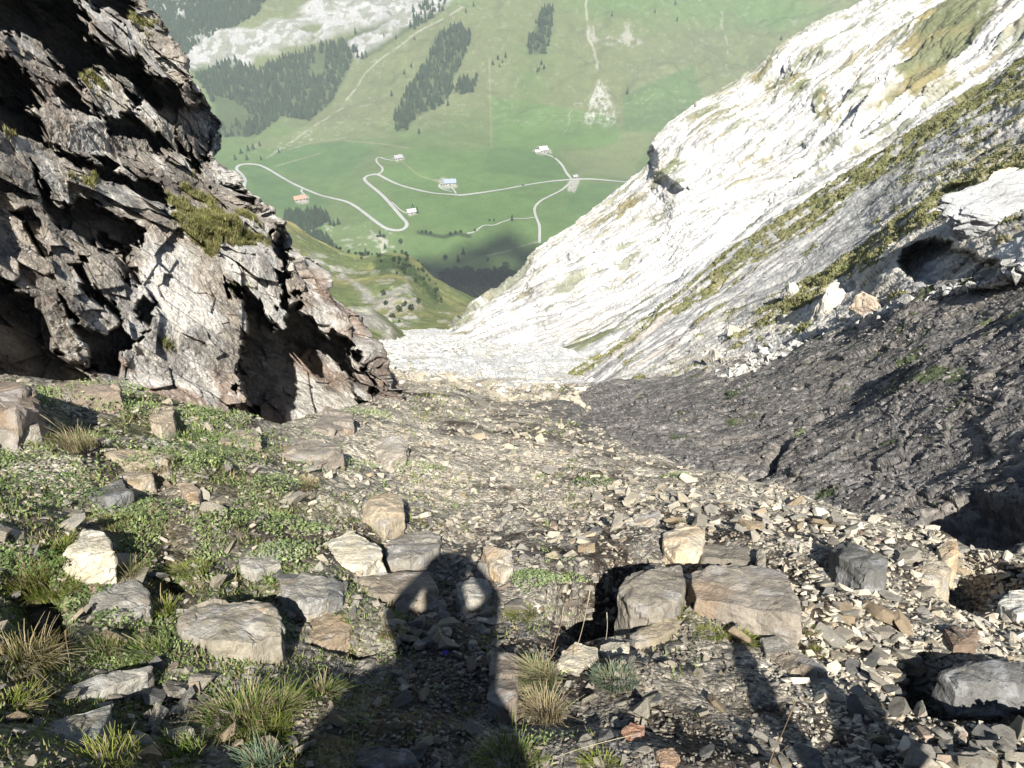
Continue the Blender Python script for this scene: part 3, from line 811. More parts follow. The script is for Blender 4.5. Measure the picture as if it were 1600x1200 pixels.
    Z = Z + rockm * (10 * ridged(P * .01, 4, 519) + 3 * fbm(P * .05, 3, 520))
    P = np.stack([X, Y, Z], -1)
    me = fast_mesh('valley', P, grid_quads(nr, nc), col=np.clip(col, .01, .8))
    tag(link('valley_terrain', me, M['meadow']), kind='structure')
build_valley()

def ribbon(name, pts, width, mat, lift=.35):
    pts = np.array(pts, float)
    c = catmull(pts, max(8, len(pts) * 7))
    W = valley_hit(c[:, 0], c[:, 1])
    T = np.gradient(W, axis=0); T[:, 2] = 0; T /= np.linalg.norm(T, axis=1, keepdims=True) + 1e-9
    S = np.stack([-T[:, 1], T[:, 0], 0 * T[:, 0]], -1)
    rows = []
    for k in (-1, -.5, 0, .5, 1):
        Q = W + S * k * width / 2
        Q[:, 2] = valley_z(Q[:, 0], Q[:, 1]) + lift
        rows.append(Q)
    P = np.stack(rows, 0)
    me = fast_mesh(name, P, grid_quads(5, P.shape[1]))
    tag(link(name, me, mat), kind='structure')
    return W
ROAD = [(380, 298), (382, 288), (383, 281), (378, 273), (370, 265), (373, 259), (384, 256.5), (404, 258), (420, 265), (440, 277), (460, 288), (480, 297), (500, 305), (520, 310), (540, 315), (556, 323), (576, 338), (592, 350), (606, 358), (624, 360), (634, 355), (635, 348), (628, 340), (616, 326), (600, 308), (584, 294), (572, 284), (570, 278), (578, 274), (590, 273), (604, 280), (624, 289), (649, 296), (678, 302), (705, 304), (721, 305), (746, 302), (786, 296), (818, 290), (856, 284), (890, 281), (924, 280), (960, 283), (1010, 287)]
ribbon('road', ROAD, 5.0, M['road'])
ribbon('track', [(590, 273), (597, 268), (597, 262), (590, 255), (588, 249), (593, 246), (602, 249), (614, 251)], 3.2, M['road'], .40)
ribbon('track', [(474, 294), (471, 299), (476, 305), (479, 312)], 3.2, M['road'], .40)
ribbon('track', [(893, 280), (885, 270), (878, 258), (868, 248), (858, 243), (846, 240)], 4, M['road'], .40)
ribbon('track', [(893, 283), (886, 290), (876, 298), (860, 306), (845, 314), (836, 324), (836, 334), (840, 345), (843, 355), (843, 380)], 3.6, M['road'], .40)
ribbon('path', [(835, 340), (820, 342), (803, 342), (785, 347), (772, 352), (755, 353), (742, 362), (730, 365)], 2.4, M['road'], .40)
ribbon('track', [(713, 303), (707, 295), (701, 292), (690, 287), (686, 291), (692, 296), (706, 300)], 2.6, M['road'], .45)
ribbon('track', [(360, 276), (370, 278), (378, 284)], 3, M['road'], .45)
ribbon('path', [(607, 317), (613, 317), (625, 328), (636, 334)], 2, M['road'], .45)

# ------------------------------------------------------------------ left crag
CPITS = [
    ([(-40, -40), (113, -20), (133, 27), (140, 60), (187, 87), (233, 113), (253, 160), (230, 160), (207, 133), (143, 110), (127, 133), (100, 110), (73, 77), (33, 53), (-40, 50)], 4.2),
    ([(127, -30), (207, -20), (217, 20), (200, 37), (187, 27), (167, 13), (147, 17)], 2.4),
    ([(213, 80), (240, 120), (277, 123), (293, 160), (320, 150), (352, 185), (345, 250), (327, 247), (307, 217), (283, 200), (260, 193), (233, 157), (213, 167), (200, 140)], 3.0),
    ([(163, 187), (207, 167), (227, 187), (257, 210), (267, 240), (230, 220), (200, 213), (180, 207)], 1.7),
    ([(-40, 83), (20, 93), (50, 127), (67, 157), (50, 173), (-40, 167)], 1.8),
    ([(-40, 160), (33, 167), (67, 190), (83, 227), (117, 243), (173, 253), (220, 277), (253, 283), (270, 310), (267, 333), (233, 310), (200, 293), (160, 283), (110, 253), (83, 230), (40, 207), (-40, 193)], 1.6),
    ([(83, 133), (110, 130), (133, 150), (157, 187), (133, 187), (100, 167)], 1.2),
    ([(127, 300), (150, 310), (187, 340), (217, 350), (223, 377), (200, 397), (160, 393), (133, 367), (93, 353), (73, 320), (60, 283), (47, 247), (56, 262), (83, 310), (100, 323)], 1.8),
    ([(283, 207), (300, 233), (317, 260), (323, 287), (300, 267), (287, 233)], 1.4),
    ([(353, 283), (383, 300), (387, 322), (367, 310)], 1.2),
    ([(430, 357), (447, 350), (462, 380), (467, 410), (443, 450), (447, 477), (480, 460), (467, 483), (500, 510), (540, 530), (566, 573), (570, 590), (553, 588), (565, 613), (585, 634), (530, 655), (447, 680), (402, 660), (373, 607), (380, 560), (383, 510), (377, 467), (342, 427), (377, 450), (407, 483), (433, 517), (447, 493), (433, 467), (440, 433), (430, 400)], 3.6),
    ([(583, 567), (596, 587), (593, 613), (583, 600)], 1.5),
    ([(-40, 410), (33, 450), (63, 460), (67, 483), (83, 527), (83, 550), (110, 567), (150, 577), (170, 597), (120, 600), (60, 600), (-40, 590)], 1.2),
    ([(93, 455), (107, 470), (117, 500), (140, 515), (160, 525), (187, 510), (205, 530), (220, 520), (235, 512), (213, 530), (195, 555), (190, 585), (140, 578), (130, 530), (110, 505)], 1.3),
    ([(110, 410), (127, 410), (143, 440), (173, 475), (197, 497), (190, 505), (160, 475), (133, 450)], .9),
    ([(150, 370), (200, 385), (215, 430), (222, 455), (200, 440), (187, 410), (160, 395)], .9),
    ([(215, 490), (233, 465), (250, 480), (243, 500), (233, 507)], .9),
    ([(20, 330), (45, 320), (60, 345), (75, 400), (60, 400), (40, 360)], .8),
]
def build_crag():
    sil = [(-160, 130, 27), (-80, 185, 25), (0, 222, 23), (35, 250, 22), (90, 271, 21), (130, 300, 20.5), (190, 344, 20), (235, 336, 19.5), (265, 360, 19), (300, 377, 18.5), (332, 418, 18), (345, 446, 17.8), (378, 456, 17.5), (402, 484, 17.2), (450, 512, 17), (492, 553, 17), (530, 572, 16.8), (575, 602, 16.5), (603, 632, 16.2), (640, 625, 15.0), (720, 600, 13)]
    L = np.interp([s[0] for s in sil], [-160, 0, 100, 200, 335, 490, 600, 720], [15.5, 13, 12, 11.2, 10.4, 9.6, 9.0, 8.6])
    rows = []
    for (y, xs, ds), dl in zip(sil, L):
        r = []
        for f in (0, .25, .5, .72, .9, 1.0):
            x = -320 * (1 - f) + xs * f
            dd = math.exp(math.log(dl) * (1 - f ** 1.7) + math.log(ds) * f ** 1.7)
            r.append((x, y, dd))
        r.append((xs - 4, y + 22, ds + 2.5)); r.append((xs - 40, y + 60, ds + 7))
        rows.append(r)
    nr, nc = 900, 980
    C = np.array(rows, float)
    # piecewise linear in rows keeps the jagged outline
    t = np.linspace(0, len(rows) - 1, nr); i = np.minimum(t.astype(int), len(rows) - 2); f = (t - i)[:, None, None]
    C = C[i] * (1 - f) + C[i + 1] * f
    C[..., 2] = np.log(C[..., 2])
    cols = np.concatenate([np.linspace(0, 5, nc - 60), np.linspace(5, 7, 61)[1:]])
    C2 = np.swapaxes(C, 0, 1); j = np.minimum(cols.astype(int), 6); g = (cols - j)[:, None, None]
    C2 = C2[j] * (1 - g) + C2[j + 1] * g
    C = np.swapaxes(C2, 0, 1)
    px, py, d = C[..., 0], C[..., 1], np.exp(C[..., 2])
    o = ray(px, py); P = o * d[..., None] + np.array([0, 0, EYE])
    # joints: beds dip down to the right in the picture
    Rm = np.array(Matrix.Rotation(math.radians(42), 3, 'Y') @ Matrix.Rotation(math.radians(-20), 3, 'X'))
    Q = P @ Rm.T
    w = np.stack([fbm(P * .5, 3, 601), fbm(P * .5, 3, 602), fbm(P * .5, 3, 603)], -1)
    Qw = Q + .04 * w
    _, _, _, ra = worley(Q * np.array([.9, 2.6, 2.2]), 671); _, _, _, rb = worley(Q * np.array([2.4, 6, 6]), 672)
    wx = 16 * (ra[..., 0] - .5) + 8 * (rb[..., 0] - .5); wy = 16 * (ra[..., 1] - .5) + 8 * (rb[..., 1] - .5)
    body = sst(7, 4.9, np.repeat(cols[None, :], nr, 0))
    D = np.zeros(px.shape)
    for poly, dep in CPITS:
        s = sdf(px + wx, py + wy, poly)
        D -= 1.25 * dep * (1 - sst(-4, 2, s)) * body
    lit = np.clip(1 + D / 1.0, 0, 1)
    D += .55 * facets(Qw * np.array([.22, .85, .75]), 606, .9, 1.0, .03, .0)
    D += .22 * facets(Qw * np.array([.6, 2.3, 1.9]), 607, .8, 1.0, .03, .1)
    rough = sst(-.3, .4, fbm(P * .5, 3, 650))
    D += .075 * (.35 + .65 * rough) * facets(Qw * np.array([1.8, 5.6, 4.6]), 608, .9, 1.1, .04, .1)
    D += .026 * facets(Qw * np.array([6, 11, 11]), 609, 1.0, .8, .08, .2)
    D += .03 * fbm(P * 5, 4, 651, gain=.6)
    edge_fade = sst(7, 5.2, np.repeat(cols[None, :], nr, 0)) 
    P2 = P - o * (D * (.35 + .65 * edge_fade))[..., None]
    side = np.cross(o, np.array([0, 0, 1.0])); side /= np.linalg.norm(side, axis=-1, keepdims=True)
    near_sil = sst(4.2, 5.0, np.repeat(cols[None, :], nr, 0))
    P2 = P2 + side * (near_sil * (.30 * fbm(P * 1.3, 4, 640) + .2 * facets(P * .9, 641, .6, .8, .1, 0)))[..., None]
    col = np.broadcast_to(rgbs(.30, .262, .215), P.shape).copy()
    col = mixc(col, rgbs(.25, .185, .145), sst(.0, .6, fbm(P * .45, 4, 611)) * .8)
    col = mixc(col, rgbs(.54, .515, .465), sst(.0, .45, fbm(P * 1.1, 5, 612) + .22 * sst(350, 480, px)) * .8)
    col = mixc(col, rgbs(.10, .088, .078), sst(.15, .6, fbm(Qw * np.array([.6, 2, 2]), 4, 613)) * .6)
    gpolys = [[(265, 275), (300, 265), (345, 330), (400, 340), (420, 375), (350, 385), (330, 400), (285, 360), (270, 330)], [(205, 22), (245, 35), (262, 80), (235, 70), (215, 45)],
              [(-20, 190), (25, 205), (10, 215), (-20, 212)], [(108, 260), (145, 270), (150, 295), (128, 300)], [(370, 440), (390, 455), (385, 470), (365, 455)], [(130, 115), (180, 135), (165, 150), (140, 135)], [(255, 515), (275, 520), (275, 545), (260, 540)]]
    g = poly_mask(px + wx, py + wy, gpolys, 6) * sst(-.15, .2, fbm(P * 1.8, 4, 614))
    P2 = P2 - o * (g * .12 * np.clip(fbm(P * 6, 3, 615) + .3, 0, 1))[..., None]
    col = mixc(col, mixc(np.broadcast_to(rgbs(.13, .13, .04), P.shape), rgbs(.22, .18, .08), sst(-.2, .5, fbm(P * 3, 3, 616))), g * .9)
    me = fast_mesh('crag', P2, grid_quads(nr, nc), col=np.clip(col, .01, .8))
    ob = link('rock_crag', me, M['crag'])
    tag(ob, 'tall lichen-covered brown crag with deep black clefts on the left of the gully', 'crag')
    return P2, px, py, g
CRAG = build_crag()
#PART2

# ------------------------------------------------------------------ loose stones
rng = np.random.default_rng(11)
GN = Vector((0, .545, .84)).normalized()

def hull_rock(seed, flat=.5, n=13, elong=1.3, sub=0, disp=.0, bevel=0):
    """angular broken stone about 1 m long"""
    r = random.Random(seed)
    bm = bmesh.new()
    for k in range(n):
        th = r.uniform(0, 2 * math.pi); z = r.uniform(-1, 1)
        q = Vector((math.cos(th), math.sin(th), 0)) * (1 - abs(z) ** 3 * .35)
        s = max(abs(q.x), abs(q.y)) ** -.45
        bm.verts.new((q.x * s * .5 * elong * r.uniform(.8, 1), q.y * s * .5 * r.uniform(.75, 1), (1 if z > 0 else -1) * r.uniform(.6, 1) * .5 * flat))
    res = bmesh.ops.convex_hull(bm, input=bm.verts)
    bmesh.ops.delete(bm, geom=[g for g in res['geom_interior'] if isinstance(g, bmesh.types.BMVert)], context='VERTS')
    loose = [v for v in bm.verts if not v.link_faces]
    bmesh.ops.delete(bm, geom=loose, context='VERTS')
    bmesh.ops.dissolve_limit(bm, angle_limit=math.radians(12), verts=bm.verts, edges=bm.edges)
    if bevel:
        bmesh.ops.bevel(bm, geom=list(bm.edges), offset=bevel, segments=1, affect='EDGES', clamp_overlap=True)
    bmesh.ops.triangulate(bm, faces=bm.faces)
    if sub:
        for _ in range(sub): bmesh.ops.subdivide_edges(bm, edges=bm.edges, cuts=1, use_grid_fill=True)
        for v in bm.verts:
            p = v.co * 3 + Vector((seed * 3.1, 0, 0))
            v.co += v.co.normalized() * disp * (mnoise.fractal(p, .8, 2.1, 4) + .6 * mnoise.noise(p * 4))
    bmesh.ops.recalc_face_normals(bm, faces=bm.faces)
    return bm

def bm_arrays(bm):
    bm.verts.ensure_lookup_table()
    V = np.array([v.co[:] for v in bm.verts]); T = np.array([[v.index for v in f.verts] for f in bm.faces])
    return V, T

LIB = []
for k in range(16):
    b = hull_rock(900 + k, flat=[.25, .35, .48, .62][k % 4], n=11 + k % 3, elong=[1.2, 1.5, 1.9][k % 3])
    b.verts.index_update(); LIB.append(bm_arrays(b)); b.free()

def rot_mats(n, tilt):
    """random spin about the slope normal with a little tilt"""
    a = rng.uniform(0, 2 * np.pi, n); ax = rng.normal(0, tilt, (n, 2))
    ca, sa = np.cos(a), np.sin(a); Z = np.zeros(n); O = np.ones(n)
    Rz = np.stack([np.stack([ca, -sa, Z], -1), np.stack([sa, ca, Z], -1), np.stack([Z, Z, O], -1)], 1)
    def rx(t):
        c, s = np.cos(t), np.sin(t)
        return np.stack([np.stack([O, Z, Z], -1), np.stack([Z, c, -s], -1), np.stack([Z, s, c], -1)], 1)
    def ry(t):
        c, s = np.cos(t), np.sin(t)
        return np.stack([np.stack([c, Z, s], -1), np.stack([Z, O, Z], -1), np.stack([-s, Z, c], -1)], 1)
    return rx(ax[:, 0] - .57) @ ry(ax[:, 1]) @ Rz

def merge_lib(name, pos, size, Rm, cols, mat, kind='stuff', label=None, cat=None, flatten=None):
    n = len(pos); which = rng.integers(0, len(LIB), n)
    VV = []; TT = []; CC = []; off = 0
    for k, (V, T) in enumerate(LIB):
        m = which == k; c = int(m.sum())
        if not c: continue
        S = size[m][:, None, None] * V[None] 
        if flatten is not None: S[..., 2] *= flatten[m][:, None]
        W = np.einsum('nij,nvj->nvi', Rm[m], S) + pos[m][:, None, :]
        VV.append(W.reshape(-1, 3)); CC.append(np.repeat(cols[m], len(V), 0))
        TT.append((T[None] + (np.arange(c) * len(V))[:, None, None] + off).reshape(-1, 3)); off += c * len(V)
    me = fast_mesh(name, np.concatenate(VV), None, np.concatenate(TT), col=np.concatenate(CC), smooth=False)
    return tag(link(name, me, mat), label, cat, kind=kind)

def stone_cols(px, py, n):
    pal = np.array([(.52, .45, .33), (.43, .385, .30), (.33, .305, .26), (.22, .21, .19), (.15, .145, .135), (.42, .32, .20), (.60, .54, .42), (.30, .20, .14)])
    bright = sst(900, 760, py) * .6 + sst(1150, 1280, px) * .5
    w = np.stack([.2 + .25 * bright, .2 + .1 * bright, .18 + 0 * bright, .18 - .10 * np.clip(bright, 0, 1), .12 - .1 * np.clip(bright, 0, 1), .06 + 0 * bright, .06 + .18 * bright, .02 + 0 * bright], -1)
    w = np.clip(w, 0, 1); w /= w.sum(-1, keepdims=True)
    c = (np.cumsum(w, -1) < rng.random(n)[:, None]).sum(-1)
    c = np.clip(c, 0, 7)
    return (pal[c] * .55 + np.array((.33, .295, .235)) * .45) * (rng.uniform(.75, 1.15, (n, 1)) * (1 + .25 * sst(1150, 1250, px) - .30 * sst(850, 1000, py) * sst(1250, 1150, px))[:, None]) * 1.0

def lay(n, dens, lo, hi, med, sig, box=(-60, 1660, 586, 1290), sink=.18, tilt=.3, cap=.085):
    px = rng.uniform(box[0], box[1], n); py = rng.uniform(box[2], box[3], n)
    keep = rng.random(n) < dens(px, py)
    px, py = px[keep], py[keep]; m = len(px)
    P, d = ground_hit(px, py)
    ok = (P[:, 0] < rim_x(P[:, 1]) + .9) & (d < 34)
    px, py, P, d = px[ok], py[ok], P[ok], d[ok]; m = len(px)
    s = np.clip(med * np.exp(rng.normal(0, sig, m)), lo, hi) * d / F
    s = np.minimum(s, cap * np.exp(rng.normal(0, .3, m)))
    return px, py, P + np.array(GN)[None] * (s * sink)[:, None] * .5, s, d

def left_green(px, py):
    return (1 - sst(380, 620, px - .2 * (py - 700))) 

gx = lambda px, py, s, sc: fbm(np.stack([px / sc, py / sc * 1.6, 0 * px], -1), 3, s)
# fine gravel everywhere
px, py, P, s, d = lay(42000, lambda x, y: np.clip(.62 + .5 * gx(x, y, 1, 60), .1, 1) * (1 - .55 * left_green(x, y)), 2.5, 7, 4.2, .3)
merge_lib('gravel', P, s, rot_mats(len(s), .35), stone_cols(px, py, len(s)) * .9, M['scree'])
# hand-size stones
def dens_b(x, y):
    r = .30 + .35 * gx(x, y, 2, 110) + .5 * sst(870, 780, y) * sst(560, 680, x) + .5 * sst(1150, 1260, x) * sst(1120, 1040, y)
    soil = sst(0, 1, poly_mask(x, y, [[(1400, 915), (1540, 905), (1560, 960), (1480, 975)], [(1120, 860), (1290, 850), (1300, 890), (1130, 880)], [(1060, 1060), (1160, 1020), (1190, 1200), (1020, 1200)], [(820, 1120), (960, 1060), (960, 1200), (840, 1200)]], 20))
    return np.clip(r, .05, 1) * (1 - .6 * left_green(x, y)) * (1 - .85 * soil)
px, py, P, s, d = lay(15000, dens_b, 6, 17, 9, .33)
merge_lib('scree_stones', P, s, rot_mats(len(s), .4), stone_cols(px, py, len(s)), M['scree'])

# pale stones of the gully floor
yy = np.exp(rng.uniform(math.log(20), math.log(150), 26000)); xx = rng.uniform(-1, 1, len(yy)) * (6 + yy * .30) + yy * .02
zz = ground_z(xx, yy); sz = np.exp(rng.normal(-1.6, .45, len(yy))) * (.6 + yy / 90)
pc_ = np.array([(.70, .67, .60)]) * rng.uniform(.45, 1.1, (len(yy), 1)); br = rng.random(len(yy)) < sst(45, 18, yy)
pc_[br] = np.array((.44, .39, .30)) * rng.uniform(.6, 1.1, (int(br.sum()), 1))
merge_lib('gully_rubble', np.stack([xx, yy, zz + .05 * sz], -1), sz * .8, rot_mats(len(yy), .4), pc_, M['scree'])

# single stones: the ones that show largest
PILES = [[(1240, 890), (1330, 930), (1420, 1000), (1470, 1050), (1440, 1085), (1330, 1050), (1290, 1000), (1240, 930)], [(1080, 790), (1240, 790), (1400, 850), (1440, 900), (1340, 870), (1240, 850), (1090, 830)],
         [(1330, 1080), (1420, 1120), (1600, 1160), (1620, 1220), (1450, 1220), (1340, 1150)], [(940, 760), (1080, 760), (1120, 820), (960, 830)], [(1395, 850), (1500, 860), (1500, 925), (1420, 910)], [(230, 1080), (330, 1060), (360, 1150), (220, 1200)], [(600, 930), (760, 960), (700, 1020), (560, 1010)]]
def dens_c(x, y): return np.clip(poly_mask(x, y, PILES, 12) * 1.0 + .06 + .10 * sst(.1, .5, gx(x, y, 5, 90)), 0, 1)
px, py, P, s, d = lay(3600, dens_c, 14, 44, 20, .33, sink=.45, tilt=.4, cap=.12)
order = np.argsort(-(s / d))
ind, rest = order[:252], order[252:]
merge_lib('stone_rubble', P[rest], s[rest], rot_mats(len(rest), .45), stone_cols(px[rest], py[rest], len(rest)), M['scree'])
SMALL = []
for k in range(14):
    b = hull_rock(300 + k, flat=[.28, .42, .6][k % 3], n=14, elong=[1.15, 1.5, 1.8][k % 3], sub=2, disp=.035, bevel=.02)
    b.verts.index_update(); V, T = bm_arrays(b); b.free()
    tone = [(.50, .44, .33), (.42, .375, .30), (.34, .31, .265), (.24, .23, .21), (.45, .35, .23), (.58, .52, .41), (.40, .37, .31)][k % 7]
    me = fast_mesh('stone_%d' % k, V, None, T, col=np.broadcast_to(tone, V.shape), smooth=False); me.materials.append(M['stone'])
    SMALL.append(me)
Rm = rot_mats(len(ind), .4)
STONES = []; TONES = ['beige', 'tan-grey', 'brownish grey', 'grey', 'ochre', 'cream', 'pale grey']
for q, k in enumerate(ind):
    me = SMALL[q % len(SMALL)]
    o = bpy.data.objects.new('stone', me); COL.objects.link(o)
    o.matrix_world = Matrix.Translation(P[k]) @ Matrix(Rm[q].tolist()).to_4x4() @ Matrix.Diagonal((s[k], s[k], s[k] * random.Random(q).uniform(.7, 1.2), 1))
    STONES.append((o, px[k], py[k], s[k] / d[k] * F, TONES[q % 7], ['flat', 'blocky', 'chunky'][(q % len(SMALL)) % 3]))

def slab_rock(poly, h, thick, tone, label, seed, cat='rock', mat='stone', name='rock', lean=.12, facet=.02, drop=0.0, flare=.06):
    """boulder whose top outline is the one seen in the photo, standing h above the ground there"""
    q = np.array(poly, float); c = q.mean(0)
    Pc, dc = ground_hit([c[0]], [c[1] + 12]); Pc = Pc[0]
    # top plane: between the slope and the horizontal
    h = h * .45; thick = thick * .8
    n = np.array([0.0, .40, .90]); n /= np.linalg.norm(n)
    p0 = Pc + np.array([0, 0, 1.0]) * h
    D = ray(q[:, 0], q[:, 1]); o = np.array([0, 0, EYE])
    t = ((p0 - o) @ n) / (D @ n)
    top = o + D * t[:, None]
    cen = top.mean(0)
    r = random.Random(seed)
    bm = bmesh.new()
    for k, p in enumerate(top):
        bm.verts.new(p + n * r.uniform(-.5, .15) * h * .5)
    inner = cen + (top - cen) * .55
    for p in inner: bm.verts.new(p + n * h * r.uniform(-.1, .16))
    for p in top:
        b = cen + (p - cen) * (1 + flare) - n * thick * r.uniform(.8, 1.1)
        bm.verts.new(b)
    for p in top: bm.verts.new(cen + (p - cen) * (1 + flare * .8) - n * thick * r.uniform(.3, .5))
    org = cen - n * thick * .6
    res = bmesh.ops.convex_hull(bm, input=bm.verts)
    loose = [v for v in bm.verts if not v.link_faces]
    bmesh.ops.delete(bm, geom=loose, context='VERTS')
    bmesh.ops.dissolve_limit(bm, angle_limit=math.radians(8), verts=bm.verts, edges=bm.edges)
    size = max(np.ptp(top[:, 0]), np.ptp(top[:, 1]))
    bmesh.ops.bevel(bm, geom=list(bm.edges), offset=size * .010, segments=1, affect='EDGES', clamp_overlap=True)
    bmesh.ops.triangulate(bm, faces=bm.faces)
    for _ in range(4):
        long = [e for e in bm.edges if e.calc_length() > size / 26]
        if not long: break
        bmesh.ops.subdivide_edges(bm, edges=long, cuts=1)
        bmesh.ops.triangulate(bm, faces=bm.faces)
    bm.verts.index_update()
    V, T = bm_arrays(bm); bm.normal_update(); N = np.array([v.normal[:] for v in bm.verts]); bm.free()
    V = V - org
    W = V / size + seed * 3.7
    # split-stone relief: beds parallel to the top
    st = W * np.array([2.2, 2.2, 7])
    dsp = size * (1.5 * facet * facets(st, seed, .8, .9, .05, .3) + .018 * fbm(W * 7, 4, seed + 1) + .035 * fbm(W * 2, 2, seed + 2))
    V = V + N * dsp[:, None]
    g = fbm(W * 2.5, 4, seed + 5)
    tone = np.array(tone) * np.array([1.15, 1.12, 1.05])
    colr = np.broadcast_to(tone, V.shape) * (1 + .25 * g[:, None])
    colr = mixc(colr, tone * np.array([1.15, .90, .68]), sst(.3, .7, fbm(W * 1.8, 3, seed + 6)) * .5)
    colr = mixc(colr, tone * .3 + .30, sst(.25, .55, fbm(W * 5, 4, seed + 8)) * .45)
    me = fast_mesh(name, V, None, T, col=colr, smooth=False); me.materials.append(M[mat])
    ob = bpy.data.objects.new(name, me); COL.objects.link(ob); ob.location = org
    return tag(ob, label, cat)

